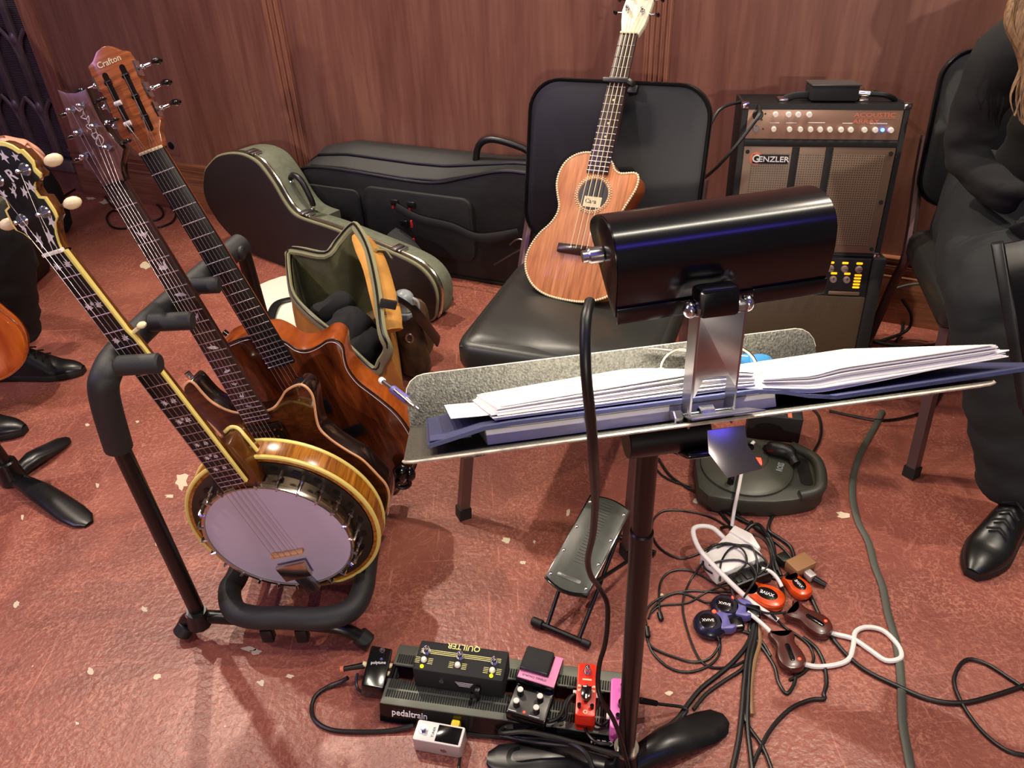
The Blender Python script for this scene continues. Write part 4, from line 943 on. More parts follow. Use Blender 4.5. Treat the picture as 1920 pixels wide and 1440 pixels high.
for i in range(7):
    x = .124 - .034 * i
    g.part('knob', MB().cyl((x, Hh - .062, .004), (x, Hh - .062, .014), .0095, .0085, 14, .001), 'knobd'); g.part('knob_mark', MB().box(x - .001, x + .001, Hh - .062, Hh - .054, .014, .0146), 'matte')
    if i in (0, 1): g.part('amber_indicator', MB().box(x - .008, x + .008, Hh - .049, Hh - .043, .003, .006, .002), 'amber')
for i in range(5): g.part('amber_indicator', MB().box(.143, .161, Hh - .052 - i * .0085, Hh - .0465 - i * .0085, .003, .006, .002), 'amber')
g.part('indicator_lamp', MB().sph((.0, Hh - .078, .004), .003, 8), 'redled')
g.part('name_print', tf(text('MICROPRO', .0125, .0003, sx=1.25), T((.0, Hh - .102, -.0035))), 'ampgrille')
g.part('name_plate', MB().box(.085, .165, Hh - .107, Hh - .097, -.004, .003, .001), 'ampgrille')
g.part('name_print', tf(text('Mark II', .009, .0003), T((.062, Hh - .102, -.0035))), 'ampgrille')
for x in (-.19, .19): g.part('tilt_leg', MB().cyl((x, .004, -.03), (x, -.034, -.034), .009, n=12), 'rubber')

# ================================================================== CASES AND BAGS
FK = frame((-.955, 2.835, 0), (.774, -.634, 0), (0, 0, 1))
face = [(-.002, .001), (-.10, .006), (-.181, .035), (-.27, .085), (-.325, .15), (-.338, .20), (-.329, .242), (-.29, .31), (-.238, .350), (-.18, .385), (-.116, .407), (-.05, .421), (.009, .425), (.06, .418), (.10, .40), (.153, .346), (.19, .29), (.23, .252), (.29, .238), (.445, .237), (.657, .225), (.806, .212), (.87, .196), (.91, .165), (.926, .125), (.92, .07), (.90, .02), (.84, .001), (.6, .001), (.4, .001), (.2, .0)]
fp = [(p.x, max(0.002, p.y)) for p in smooth([(x, y, 0) for x, y in face], 3, True)]
g = Thing('banjo_hard_case', 'dark brown banjo hard case with grey green sides, standing on edge against the wall', 'instrument case', FK @ V((.25, 0, -.08)), FK)
g.part('front_shell', MB().prism(fp, -.030, .0, .006), 'caseface')
bodyp = [q for q in fp if q[0] < .34] ; neckp = [q for q in fp if q[0] > .26]
g.part('rear_shell', MB().prism(bodyp, -.145, -.036, .006).prism(neckp, -.092, -.036, .006), 'caseside')
g.part('valance', MB().tube([(x, y, -.010) for x, y in fp], .0058, 8, closed=True), 'oliveband')
g.part('metal_rail', MB().tube([(x, y, -.033) for x, y in fp], .0065, 8, closed=True), 'nickel')
def latch(x, y, a):
    F_ = FK @ T((x, y, -.033)) @ RZ(a)
    l = g.part('latch', MB().box(-.022, .022, .0, .010, -.030, .012, .003), 'chrome', fr=F_); 
    obj('latch_lever', MB().box(-.012, .012, .009, .016, -.022, .020, .002), 'steel', l)
latch(.02, .424, -.05); latch(.27, .241, -.1); latch(.74, .218, -.08)
g.part('handle', MB().tube(smooth([(.166, .345, -.075), (.185, .362, -.075), (.225, .350, -.075), (.262, .29, -.075), (.268, .262, -.075)], 4), .011, 10), 'black')
for x, y in ((.166, .336), (.262, .252)): g.part('handle_ring', MB().tube([(x + .012 * math.cos(k), y + .006 + .012 * math.sin(k), -.075) for k in [i * PI / 5 for i in range(10)]], .0035, 6, closed=True), 'chrome')
FG = WF @ T((1.53, 0, .212))
ftop = [(-.06, .335), (.0, .362), (.15, .367), (.42, .357), (.55, .363), (.66, .393), (.80, .430), (.92, .432), (1.2, .425), (1.34, .38)]
def fz(x):
    for a_, b_ in zip(ftop, ftop[1:]):
        if x <= b_[0]: t = max(0, (x - a_[0]) / (b_[0] - a_[0])); return a_[1] + (b_[1] - a_[1]) * t
    return ftop[-1][1]
gp = [(-.03, .03), (-.072, .06), (-.078, .14), (-.072, .25), (-.07, .30)] + [(x, fz(x)) for x in (-.06, .0, .15, .42, .55, .66, .80, .92, 1.2)] + [(1.32, .38), (1.34, .2), (1.30, .06), (1.2, .02), (.8, .01), (.4, .01)]
gq = [(p.x, max(.004, p.y)) for p in smooth([(x, y, 0) for x, y in gp], 4, True)]
g = Thing('guitar_gig_bag', 'long black padded gig bag with grip handle lying on its side along the wall', 'bag', FG @ V((.5, 0, -.1)), FG)
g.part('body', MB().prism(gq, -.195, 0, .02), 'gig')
def topf(u, v):
    x = -.05 + 1.32 * u; f = fz(x); rz = min(.425, .39 + .2 * max(0, x + .05)) if x > -.02 else .36
    h = f + (max(f, rz) - f) * min(1, v * 1.4) + .012 * math.sin(PI * v)
    return (x, h - .006, -.015 - .175 * v)
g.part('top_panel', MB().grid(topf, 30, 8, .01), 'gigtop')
for dz in (-.022, -.075):
    g.part('zip_piping', MB().tube([(x, topf((x + .05) / 1.32, (-dz - .015) / .175)[1] + .003, dz) for x in [-.04 + .045 * i for i in range(29)]], .0052, 8), 'black')
g.part('front_piping', MB().tube([(x, y, -.006) for x, y in gq], .0055, 8, closed=True), 'black')
g.part('pocket', MB().prism(rrect(.24, .69, .085, .325, .04), -.004, .018, .010), 'gig')
g.part('pocket', MB().prism(rrect(-.055, .22, .09, .30, .03), -.004, .010, .006), 'gig')
g.part('handle', MB().tube(smooth([(.65, .40, -.11), (.665, .47, -.115), (.72, .497, -.115), (.83, .478, -.115), (.87, .455, -.11), (.885, .43, -.11)], 5), .012, 10), 'black')
SH = T((.07, .035, 0))
g.part('zip_pull', tf(MB().tube(smooth([(-.100, .225, .010), (-.090, .262, .014), (-.080, .225, .012), (-.085, .18, .012), (-.095, .20, .012)], 4), .004, 6), SH), 'chrome')
g.part('brand_tab', tf(MB().prism([(-.062, .175), (-.046, .178), (-.042, .210), (-.054, .225), (-.064, .21)], .008, .013, .001), SH), 'redtrim')
for x, y in ((.30, .235), (.37, .235), (.37, .17), (.30, .10), (.37, .10), (.38, .20)): g.part('red_loop', tf(MB().box(x - .004, x + .004, y - .014, y + .014, .016, .024, .002), SH), 'redtrim')
for x, y in ((.31, .245), (.38, .245), (.34, .17)): g.part('strap_buckle', tf(MB().box(x - .016, x + .016, y - .012, y + .012, .018, .028, .004), SH), 'black')
g.part('shoulder_strap', MB().tube(smooth([(.39, .267, .03), (.49, .24, .045), (.62, .23, .05), (.73, .205, .05), (.87, .235, .03)], 5), [.016] * 30, 8, flat=.25, upv=(0, 0, 1)), 'matte')
g.part('shoulder_strap', MB().tube(smooth([(.36, .17, .03), (.43, .14, .055), (.52, .09, .10), (.60, .045, .15), (.66, .014, .20)], 5), [.030] * 40, 8, flat=.22, upv=(0, 1, .4)), 'matte')
g.part('zip_pull', MB().tube(smooth([(.83, .18, .02), (.87, .21, .025), (.93, .19, .025), (.87, .17, .03), (.77, .10, .03)], 4), .003, 6), 'steel')
# olive and tan carry bag, open
bg0 = V((-.50, 2.12, 0))
def bagpt(a, h):  # outline of the bag at angle a and height fraction
    pass
RM = [at(541, 474, .31), at(560, 470, .33), at(610, 478, .335), at(632, 455, .36), at(656, 428, .40), at(668, 428, .405), at(690, 470, .38), at(706, 540, .345), at(716, 620, .29), at(728, 655, .25), at(716, 680, .20), at(700, 695, .17), at(640, 640, .22), at(590, 600, .26), at(552, 560, .28), at(542, 520, .30)]
rim = smooth(RM, 4, True)
cB = sum(rim, V()) / len(rim); base_c = V((cB.x + .02, cB.y + .02, 0))
nR = len(rim)
def side(u, v):
    p = rim[int(round(u * nR)) % nR]; b = V((base_c.x + (p.x - cB.x) * 1.05, base_c.y + (p.y - cB.y) * 1.0 + .02, .004))
    q = p.lerp(b, v); d = V((p.x - cB.x, p.y - cB.y, 0)).normalized() if (p - cB).length > 0 else V((1, 0, 0))
    return q + d * .022 * math.sin(PI * v) + V((0, 0, .006 * math.sin(u * 40 + v * 6) * v * (1 - v)))
g = Thing('carry_bag', 'open olive and tan canvas bag gaping beside the banjo case', 'bag', (base_c.x, base_c.y, 0), Matrix.Identity(4))
om = MB().grid(side, nR, 8)
g.part('outer_shell', om, 'tan')
g.part('lining', MB().grid(lambda u, v: side(u, v * .92) * 1. + (V((base_c.x, base_c.y, side(u, v * .92)[2])) - side(u, v * .92)) * .07 + V((0, 0, .0)), nR, 8), 'olive')
g.part('bag_base', MB().add([side(i / nR, 1.) + V((0, 0, .004)) for i in range(nR)], [tuple(range(nR))]), 'camo')
g.part('rim_band', MB().tube(rim, .0155, 8, closed=True, flat=.5), 'oliveband')
g.part('rim_zip', MB().tube([p + V((0, -.004, .010)) for p in rim], .0035, 6, closed=True), 'black')
g.part('side_panel', MB().tube(smooth([at(672, 440, .39), at(700, 490, .36), at(720, 560, .32), at(735, 620, .27)], 5), [.02, .026, .03, .034, .036, .036, .036, .036, .036, .036, .036, .036, .036, .034, .03, .03], 8, flat=.35), 'tan')
g.part('lower_pocket', MB().prism(rrect(-.12, .12, -.0, .20, .05), -.04, .03, .02), 'camo', fr=frame(at(752, 705, .0) + V((.0, .06, 0)), (.75, .62, 0), (-.1, .1, 1)))
g.part('web_strap', MB().tube(smooth([at(705, 468, .385), at(722, 470, .37), at(735, 485, .35)], 4), .008, 6, flat=.4), 'oliveband')
g.part('buckle', MB().box(-.022, .022, -.012, .012, -.004, .006, .003), 'matte', fr=frame(at(728, 570, .335), (.9, .1, -.3), (.1, .3, 1)))
g.part('loose_strap', MB().tube(smooth([at(745, 560, .33), at(768, 575, .28), at(795, 605, .20), at(822, 640, .10)], 6), [.011] * 8 + [.020] * 20, 8, flat=.22, upv=(.3, -.6, .8)), 'black')
g.part('ring', MB().tube([at(768, 634, .18) + V((.010 * math.cos(k * PI / 6), 0, .014 * math.sin(k * PI / 6))) for k in range(12)], .003, 6, closed=True), 'steel')
for (px, py, z, r, sc_) in ((655, 620, .20, .075, (1, .9, .8)), (625, 575, .24, .05, (1.2, .8, .7)), (680, 650, .17, .07, (.9, .9, .7)), (640, 660, .15, .07, (1, 1, .6))):
    p = at(px, py, z); 
    mb = MB().sph((0, 0, 0), r, 16, sc_); mb.v = [q + V((.012 * math.sin(q.y * 60 + q.z * 40), .01 * math.sin(q.x * 70), .008 * math.sin(q.x * 50 + q.y * 45))) for q in mb.v]
    single('folded_garment', mb, 'cloth', {655: 'black garment bulging in the middle of the open olive bag', 625: 'black garment tucked under the left lining flap of the olive bag', 680: 'black garment nearest the tan panel inside the olive bag', 640: 'black garment lowest inside the olive bag behind the guitar shoulder'}[px], 'clothing', fr=T(p))
cp_ = at(756, 560, .27)
g = Thing('bottle', 'bottle with rounded grey cap in the side pocket of the olive bag', 'bottle', cp_ + V((0, 0, -.2)), T(cp_))
g.part('body', MB().cyl((0.01, .01, -.2), (0, 0, -.01), .027, n=20), 'capgrey')
g.part('cap', MB().cyl((0, 0, -.03), (0, 0, .0), .031, n=24).sph((0, 0, 0), .031, 20, (1, 1, .85)), 'capgrey')
for s in (-.4, .15): g.part('vent', MB().sph((.030 * math.sin(s), -.030 * math.cos(s), -.0), .004, 8, (.6, .6, 1.2)), 'matte')
g.part('carry_loop', MB().tube(smooth([(.028, -.01, .006), (.042, -.012, -.006), (.040, -.014, -.03), (.02, -.03, -.036), (-.01, -.033, -.034)], 4), .004, 8), 'capgrey')
_q = T(cp_)
ob = obj('bottle_pocket', MB().tube([(.012, .012, -.245), (.01, .008, -.16), (.0, .0, -.05)], [.045, .042, .036], 18, cap=False), 'camo', bpy.data.objects['carry_bag'], T(-V((base_c.x, base_c.y, 0))) @ _q)
# white tote lying under the bag
pl = [at(x, y, 0) for x, y in ((478, 552), (520, 530), (548, 528), (600, 560), (700, 640), (712, 660), (700, 705), (640, 730), (560, 690), (500, 640), (480, 600))]
c0 = sum(pl, V()) / len(pl)
g = Thing('white_tote_bag', 'flat white cloth bag lying on the floor under the olive bag', 'bag', c0, T(c0))
g.part('body', MB().prism([(p.x, p.y) for p in smooth([q - c0 for q in pl], 3, True)], .0005, .022, .006), 'whitetote')
g.part('handle', MB().tube(smooth([at(505, 622, .026) - c0, at(508, 592, .03) - c0, at(520, 568, .03) - c0, at(545, 560, .028) - c0], 5), [.016] * 20, 8, flat=.2, upv=(0, 0, 1)), 'black')
# ================================================================== PEDALBOARD AND PEDALS
FP = frame((-.043, .782, .042), (.981, -.193, -.011), (.193, .981, .0))
def onF(F_, px, py, z=0.):
    r = ray(px, py); n = F_.to_3x3() @ V((0, 0, 1)); o = F_ @ V((0, 0, z)); t = (o - CAM).dot(n) / r.dot(n); return F_.inverted() @ (CAM + r * t)
g = Thing('pedalboard', 'black two rail pedalboard with white lettering on its near edge', 'pedalboard', FP @ V((0, .06, -.042)), FP)
g.part('front_rail', MB().box(-.2285, .2285, .0, .052, -.006, 0, .002), 'board')
g.part('rear_rail', MB().box(-.2285, .2285, .082, .127, -.006, 0, .002), 'board')
g.part('front_face', MB().add([(-.2285, 0, -.002), (.2285, 0, -.002), (.2285, -.012, -.038), (-.2285, -.012, -.038), (-.2285, .006, -.002), (.2285, .006, -.002), (.2285, -.006, -.038), (-.2285, -.006, -.038)], [(0, 1, 2, 3), (4, 7, 6, 5), (0, 4, 5, 1), (3, 2, 6, 7), (0, 3, 7, 4), (1, 5, 6, 2)]), 'blackgloss')
for x in (-.2285, .2225): g.part('end_plate', MB().box(x, x + .006, 0, .127, -.038, -.001, .001), 'blackgloss')
g.part('rear_face', MB().box(-.2285, .2285, .121, .127, -.038, -.002), 'blackgloss')
ve = MB()
for y0, y1 in ((.014, .028), (.033, .050), (.086, .104)):
    for k in range(96): x = -.222 + k * .00463; ve.box(x, x + .0028, y0, y1, .0, .0016)
o = g.part('velcro_ridges', ve, 'velcro'); o['kind'] = 'stuff'
ff = FP @ frame((0, -.0065, -.020), (1, 0, 0), (0, .012, .036))
g.part('maker_print', tf(text('pedaltrain', .0180, .0004, sx=.93), T((-.172, .006, .0016))), 'wtext', fr=ff)
g.part('model_print', tf(text('nano+', .0195, .0004, sx=1.05), T((.180, .006, .0016))), 'wtext', fr=ff)
for x, y in ((-.21, .01), (.21, .01), (-.21, .115), (.21, .115)): g.part('rubber_foot', MB().cyl((x, y, -.0418), (x, y, -.036), .008, n=12), 'rubber')
def box_from(pxs, z):   # local corners on the plane z of the board frame
    return [onF(FP, x, y, z) for x, y in pxs]
qa = box_from([(792, 1199), (956, 1221), (942, 1278), (770, 1253)], .052)
qc = sum(qa, V()) / 4; ang = math.atan2((qa[1] - qa[0]).y, (qa[1] - qa[0]).x)
FQ = FP @ T((qc.x, qc.y, 0)) @ RZ(ang)
w2 = ((qa[1] - qa[0]).length + (qa[2] - qa[3]).length) / 4; d2 = ((qa[3] - qa[0]).length + (qa[2] - qa[1]).length) / 4
print('quilter', w2 * 2, d2 * 2)
g = Thing('foot_controller', 'wide black three switch foot controller with pale yellow stripes on the pedalboard', 'pedal', FQ @ V((0, 0, .001)), FQ)
g.part('case', MB().box(-w2, w2, -d2, d2, .001, .052, .004), 'matte')
def qp(px, py, z=.052): p = FQ.inverted() @ (FP @ onF(FP, px, py, z)); return p.x, p.y
for i, (sx, sy, kx, ky) in enumerate(((800, 1222, 795, 1238), (863, 1232, 858, 1248), (927, 1242, 923, 1258))):
    x, y = qp(sx, sy); g.part('footswitch', MB().cyl((x, y, .052), (x, y, .055), .0085, .0075, 20).cyl((x, y, .055), (x, y, .064), .0052, n=12).sph((x, y, .066), .0045, 10), 'chrome')
    x, y = qp(kx, ky); g.part('control_knob', MB().cyl((x, y, .052), (x, y, .058), .0058, .005, 16, .001), 'knobw')
    for k in range(4): 
        for s in (-1, 1): g.part('ray_print', MB().box(x + s * .0075 - .0, x + s * .0075 + s * .009 if s > 0 else x + s * .0075, y - .006 + k * .0035, y - .005 + k * .0035, .0518, .0523) if s > 0 else MB().box(x - .0165, x - .0075, y - .006 + k * .0035, y - .005 + k * .0035, .0518, .0523), 'ytext')
    x, y = qp(sx, sy); 
    if i != 1:
        x2, y2 = qp((791, 0, 921)[i], (1250, 0, 1268)[i]); g.part('indicator_lamp', MB().sph((x2, y2, .0535), .0036, 10), 'yelled')
(xa, ya), (xb, yb) = qp(800, 1220), qp(927, 1240)
for k in range(3): g.part('stripe_print', MB().box(xa - .010, xb + .012, (ya + yb) / 2 - .0035 + k * .0035, (ya + yb) / 2 - .0022 + k * .0035, .0518, .0523), 'ytext')
x, y = qp(870, 1214); g.part('name_print', tf(text('QUILTER', .0165, .0003, sx=.95), T((x, y, .0523)) @ RZ(PI)), 'ytext')
FQf = FQ @ frame((0, -d2, .026), (1, 0, 0), (0, 0, 1))
for k in range(4): g.part('small_print', MB().box(-.005 + .002 * k, .028 - .002 * k, .004 - k * .0035, .005 - k * .0035, .0, .0004), 'wtext', fr=FQf)
g.part('jack', MB().cyl((-.030, .003, 0), (-.030, .003, .003), .005, n=14), 'chrome', fr=FQf)
g.part('power_plug', MB().box(.033, .043, -.014, .006, 0, .014, .003).cyl((.038, -.014, .008), (.038, -.026, .010), .0045, .003, 12), 'black', fr=FQf)
# chorus pedal
ca = box_from([(985, 1208), (1042, 1223), (1030, 1365), (960, 1350)], .03)
cc = sum(ca, V()) / 4; ang = math.atan2((ca[1] - ca[0]).y, (ca[1] - ca[0]).x)
FCp = FP @ T((cc.x, cc.y, 0)) @ RZ(ang)
def cpx(px, py, z): p = FCp.inverted() @ (FP @ onF(FP, px, py, z)); return p
a, b = cpx(986, 1209, .05), cpx(1040, 1365, .028); print('chorus', a, b)
wc, yc0, yc1 = .036, -.064, .060
g = Thing('chorus_pedal', 'black effect pedal with a pink treadle surround and four white topped knobs', 'pedal', FCp @ V((0, 0, .001)), FCp)
g.part('case', MB().box(-wc, wc, yc0, yc1, .001, .024, .003).box(-wc, wc, yc0 + .058, yc1, .02, .040, .003), 'blackgloss')
g.part('control_plate', MB().box(-wc + .002, wc - .003, yc0 + .003, yc0 + .050, .023, .0262, .001), 'pedgrey')
g.part('pink_plate', MB().prism([(-wc + .002, yc0 + .062), (wc - .001, yc0 + .060), (wc - .001, yc1 - .001), (wc - .016, yc1 - .001), (wc - .016, yc0 + .076), (-wc + .002, yc0 + .078)], .039, .042, .0008), 'pink')
g.part('treadle', MB().box(-wc + .001, wc - .018, yc0 + .078, yc1 + .002, .038, .050, .004), 'matte'); g.part('treadle_edge', MB().box(-wc + .002, wc - .019, yc0 + .0765, yc0 + .080, .040, .049, .001), 'blueblack')
for x, y in ((-.021, yc0 + .040), (.016, yc0 + .038), (-.021, yc0 + .017), (.016, yc0 + .015)):
    k = g.part('knob', MB().cyl((x, y, .026), (x, y, .040), .0062, .0056, 16), 'black'); obj('knob_top', MB().cyl((x, y, .040), (x, y, .0415), .0056, .005, 16), 'knobw', k)
g.part('indicator_lamp', MB().sph((-.004, yc0 + .008, .027), .0024, 8), 'redled')
g.part('plate_line', MB().box(-wc + .004, -wc + .018, yc0 + .005, yc0 + .006, .026, .0266).box(.006, .024, yc0 + .005, yc0 + .006, .026, .0266), 'wtext')
g.part('name_print', tf(text('STEREO CHORUS', .0058, .0002), T((-.004, yc0 + .069, .0422)) @ RZ(PI)), 'dtext')
# red pedal
ra = box_from([(1089, 1243), (1122, 1246), (1114, 1345), (1073, 1340)], .045)
rc_ = sum(ra, V()) / 4; ang = math.atan2((ra[1] - ra[0]).y, (ra[1] - ra[0]).x); w2 = ((ra[1] - ra[0]).length + (ra[2] - ra[3]).length) / 4; d2 = ((ra[3] - ra[0]).length + (ra[2] - ra[1]).length) / 4
print('red', w2 * 2, d2 * 2)
def minipedal(name, label, F_, w2, d2, h, mt, side_mt):
    g = Thing(name, label, 'pedal', F_ @ V((0, 0, .001)), F_)
    g.part('case', MB().prism(rrect(-w2, w2, -d2, d2, .006, 4), .001, h - .003, .002), side_mt)
    g.part('face_plate', MB().prism(rrect(-w2, w2, -d2, d2, .006, 4), h - .004, h, .0015), mt)
    return g
FR = FP @ T((rc_.x, rc_.y, 0)) @ RZ(ang); h = .045
g = minipedal('red_effect_pedal', 'small bright red effect pedal with a black pointed knob', FR, w2, d2, h, 'red', 'red')
g.part('footswitch', MB().cyl((.0, d2 * .66, h), (0, d2 * .66, h + .004), .008, .007, 20).cyl((0, d2 * .66, h + .004), (0, d2 * .66, h + .013), .005, n=12).sph((0, d2 * .66, h + .014), .0045, 10), 'chrome')
g.part('label_print', MB().box(-.008, .008, d2 * .33, d2 * .39, h, h + .0005), 'cream')
for s in (-1, 1): g.part('crossed_bone_print', MB().tube([(-.012, d2 * .02 + s * -.004, h + .0002), (.012, d2 * .02 + s * .004, h + .0002)], .0013, 5), 'cream')
for s in (-1, 1):
    for t_ in (-1, 1): g.part('crossed_bone_print', MB().prism(circ(s * .013, d2 * .02 + t_ * .0045, .0024, 8), h, h + .0006), 'cream')
g.part('led', MB().sph((0, d2 * .12, h), .0028, 8), 'pedgrey')
g.part('pointer_knob', MB().prism([(-.009, -.001), (-.009, -.018), (-.003, -.027), (.003, -.027), (.009, -.018), (.009, -.001)], h, h + .012, .002), 'blackgloss'); g.part('knob_mark', MB().box(-.0015, .0015, -.026, -.018, h + .012, h + .0128), 'wtext'); g.part('knob_mark', MB().box(-.006, .0, -.004, -.002, h + .012, h + .0128), 'wtext')
for s in (-1, 1): g.part('small_knob', MB().cyl((s * .011, -d2 * .68, h), (s * .011, -d2 * .68, h + .008), .0034, n=12), 'blackgloss')
g.part('print', tf(text('o', .016, .0002), T((0, -d2 * .82, h + .0003))), 'cream')
for s in (-1, 1): g.part('jack', MB().cyl((s * w2, .002, h * .6), (s * (w2 + .006), .002, h * .6), .005, n=12), 'white')
# pink pedal behind the pole
FK2 = FP @ T((0, 0, 0)); pa = box_from([(1157, 1262), (1190, 1268), (1180, 1378), (1143, 1372)], .045); pc = sum(pa, V()) / 4
g = minipedal('pink_effect_pedal', 'bright pink effect pedal half hidden behind the music stand pole', FP @ T((pc.x, pc.y, 0)) @ RZ(ang), .021, .048, .045, 'brightpink', 'brightpink')
g.part('small_knob', MB().cyl((-.008, -.028, .045), (-.008, -.028, .053), .0042, n=12), 'blackgloss'); g.part('pointer_knob', MB().cyl((.0, -.004, .045), (0, -.004, .055), .009, .008, 16), 'blackgloss')
g.part('footswitch', MB().cyl((0, .028, .045), (0, .028, .056), .005, n=12), 'chrome'); g.part('jack', MB().cyl((-.027, -.018, .03), (-.02, -.018, .03), .005, n=12), 'white')
# black mini pedal tipped on its side at the left
pb0 = at(702, 1268, .05); FT = frame(pb0 + V((0, 0, -.05)), (.86, -.28, 0), (.28, .86, 0)) @ RX(.0) @ RZ(-.18)
FT = frame(at(705, 1272, .0), (.93, -.10, -.22), (.20, .93, .12)) @ T((0, 0, .008))
g = Thing('black_mini_pedal', 'small black pedal standing tilted at the left end of the pedalboard', 'pedal', FT @ V((0, 0, 0)), FT)
g.part('case', MB().prism(rrect(-.021, .021, -.042, .038, .004, 3), 0, .046, .002), 'blackgloss')
g.part('footswitch', MB().cyl((0.002, .026, .046), (.002, .026, .058), .005, n=12).sph((.002, .026, .059), .0045, 8), 'chrome')
g.part('mark_print', tf(text('polytune', .008, .0002), T((0, .006, .0463)) @ RZ(.2)), 'wtext'); g.part('indicator_lamp', MB().sph((.004, .014, .046), .003, 8), 'lilac')
for y in (-.004, .012): g.part('jack', MB().cyl((.021, y, .03), (.029, y, .03), .005, n=12, bev=.001), 'cream')
g.part('jack', MB().cyl((-.029, .006, .03), (-.021, .006, .03), .005, n=12), 'cream')
g.part('plug', MB().cyl(V((-.026, .004, .028)), V((-.062, -.004, .016)), .006, .0045, 14), 'black'); g.part('plug_ring', MB().cyl(V((-.062, -.004, .016)), V((-.068, -.005, .014)), .0062, n=14), 'otext')
g.part('patch_plug', MB().box(.026, .038, -.018, .012, .010, .036, .003), 'matte')
# silver tuner on the floor
ta = [at(x, y, .035) for x, y in ((783, 1350), (872, 1366), (866, 1401), (773, 1384))]; tc_ = sum(ta, V()) / 4; d_ = (ta[1] - ta[0]); 
FS = frame(V((tc_.x, tc_.y, 0)), (d_.x, d_.y, 0), (-d_.y, d_.x, 0)); w2 = d_.length / 2; d2 = .0195; h = .035
g = Thing('silver_tuner_pedal', 'small silver tuner pedal with a black screen on the floor in front of the pedalboard', 'pedal', FS @ V((0, 0, 0)), FS)
g.part('case', MB().prism(rrect(-w2, w2, -d2, d2, .004, 3), .001, h, .002), 'silver')
g.part('face_plate', MB().prism(rrect(-w2 + .001, w2 - .001, -d2 + .001, d2 - .001, .003, 3), h - .0005, h + .0006, .0003), 'white')
g.part('screen', MB().box(-.004, w2 - .005, -d2 + .004, d2 - .004, h, h + .0012, .0004), 'blackgloss')
g.part('footswitch', MB().cyl((-w2 + .015, .001, h), (-w2 + .015, .001, h + .003), .009, .008, 20).cyl((-w2 + .015, .001, h + .003), (-w2 + .015, .001, h + .012), .0052, n=12), 'chrome')
g.part('name_print', tf(text('TUNER', .0062, .0002), T((-.010, 0, h + .0007)) @ RZ(PI / 2)), 'dtext')
g.part('jack', MB().cyl((.012, -d2 - .001, h * .5), (.012, -d2 + .001, h * .5), .0055, n=14), 'chrome')
g.part('yellow_plug', MB().box(.014, .030, d2, d2 + .014, h * .35, h * .9, .003), 'yellow')
# ================================================================== FOOT STOOL
s0, s1, s2 = at(1016, 1084, .105), at(1098, 1120, .100), at(1110, 926, .155); s3 = at(1186, 955, .150)
e1 = ((s1 - s0) + (s3 - s2)) / 2; e2 = ((s2 - s0) + (s3 - s1)) / 2; oc_ = (s0 + s1 + s2 + s3) / 4
Fs = frame(oc_, e1, e2); w2 = .046; L2 = e2.length / 2; print('stool', e1.length, e2.length)
w2 = min(.06, e1.length / 2)
pl = [(-w2, -L2 + .004)] + [(-w2 + 2 * w2 * k / 8, -L2 + .004 - .012 * math.sin(PI * k / 8)) for k in range(1, 8)] + [(w2, -L2 + .004), (w2, L2 - .004)] + [(w2 - 2 * w2 * k / 8, L2 - .004 + .010 * math.sin(PI * k / 8)) for k in range(1, 8)] + [(-w2, L2 - .004)]
g = Thing('foot_stool', 'folding black guitar foot stool with rubber mat top behind the pedalboard', 'foot stool', at(1060, 1190, 0), Fs)
g.part('top', MB().prism(pl, -.010, 0, .002), 'blackgloss'); g.part('mat', MB().prism([(x * .93, y * .965) for x, y in pl], -.0005, .0014, .0006), 'mat')
g.part('mat_badge', MB().prism(rrect(-.027, .024, -L2 + .018, -L2 + .029, .005, 4), .001, .0022, .0004), 'pedgrey'); g.part('badge_print', tf(text('NORWALK', .0075, .0001, sx=.9), T((-.002, -L2 + .0235, .0023))), 'dtext')
rd = MB()
for k in range(22): rd.box(-.010 - .0003 * k, .010 - .0 * k, -L2 * .45 + k * .0072, -L2 * .45 + k * .0072 + .0018, .001, .0024)
o = g.part('mat_ridges', rd, 'pedgrey'); o['kind'] = 'stuff'
for x in (-1, 1):
    for y in (-.88, -.34, .22, .84): g.part('rivet', MB().sph((x * w2 * .82, y * L2 * .97, .0012), .0042, 10, (1, 1, .5)), 'nickel')
b0, b1 = at(1004, 1166, .010), at(1103, 1208, .010)
I4 = Matrix.Identity(4)
g.part('floor_bar', MB().cyl(b0, b1, .0062, n=12), 'tubeblk', fr=I4); g.part('end_cap', MB().cyl(b0 - (b1 - b0).normalized() * .008, b0 + (b1 - b0) * .14, .0092, n=14, bev=.002), 'rubber', fr=I4)
g.part('end_cap', MB().cyl(b1 + (b0 - b1) * .12, b1 + (b1 - b0).normalized() * .004, .0075, n=14, bev=.001), 'rubber', fr=I4)
q0, q1 = b0 + (b1 - b0) * .22, b0 + (b1 - b0) * .82
r0, r1 = Fs @ V((-w2 * .9, L2 * .75, -.008)), Fs @ V((w2 * .9, L2 * .75, -.008))
g.part('leg_rod', MB().cyl(q0, r0, .0042, n=10), 'tubeblk', fr=I4); g.part('leg_rod', MB().cyl(q1, r1, .0042, n=10), 'tubeblk', fr=I4)
c0_, c1_ = V((r0.x + .045, r0.y + .06, .009)), V((r1.x + .060, r1.y + .035, .009))
k0_, k1_ = Fs @ V((-w2 * .9, -L2 * .7, -.008)), Fs @ V((w2 * .9, -L2 * .7, -.008))
g.part('leg_rod', MB().cyl(k0_, c0_, .0042, n=10), 'tubeblk', fr=I4); g.part('leg_rod', MB().cyl(k1_, c1_, .0042, n=10), 'tubeblk', fr=I4); g.part('floor_bar', MB().cyl(c0_ - (c1_ - c0_) * .15, c1_ + (c1_ - c0_) * .2, .0062, n=12), 'tubeblk', fr=I4)
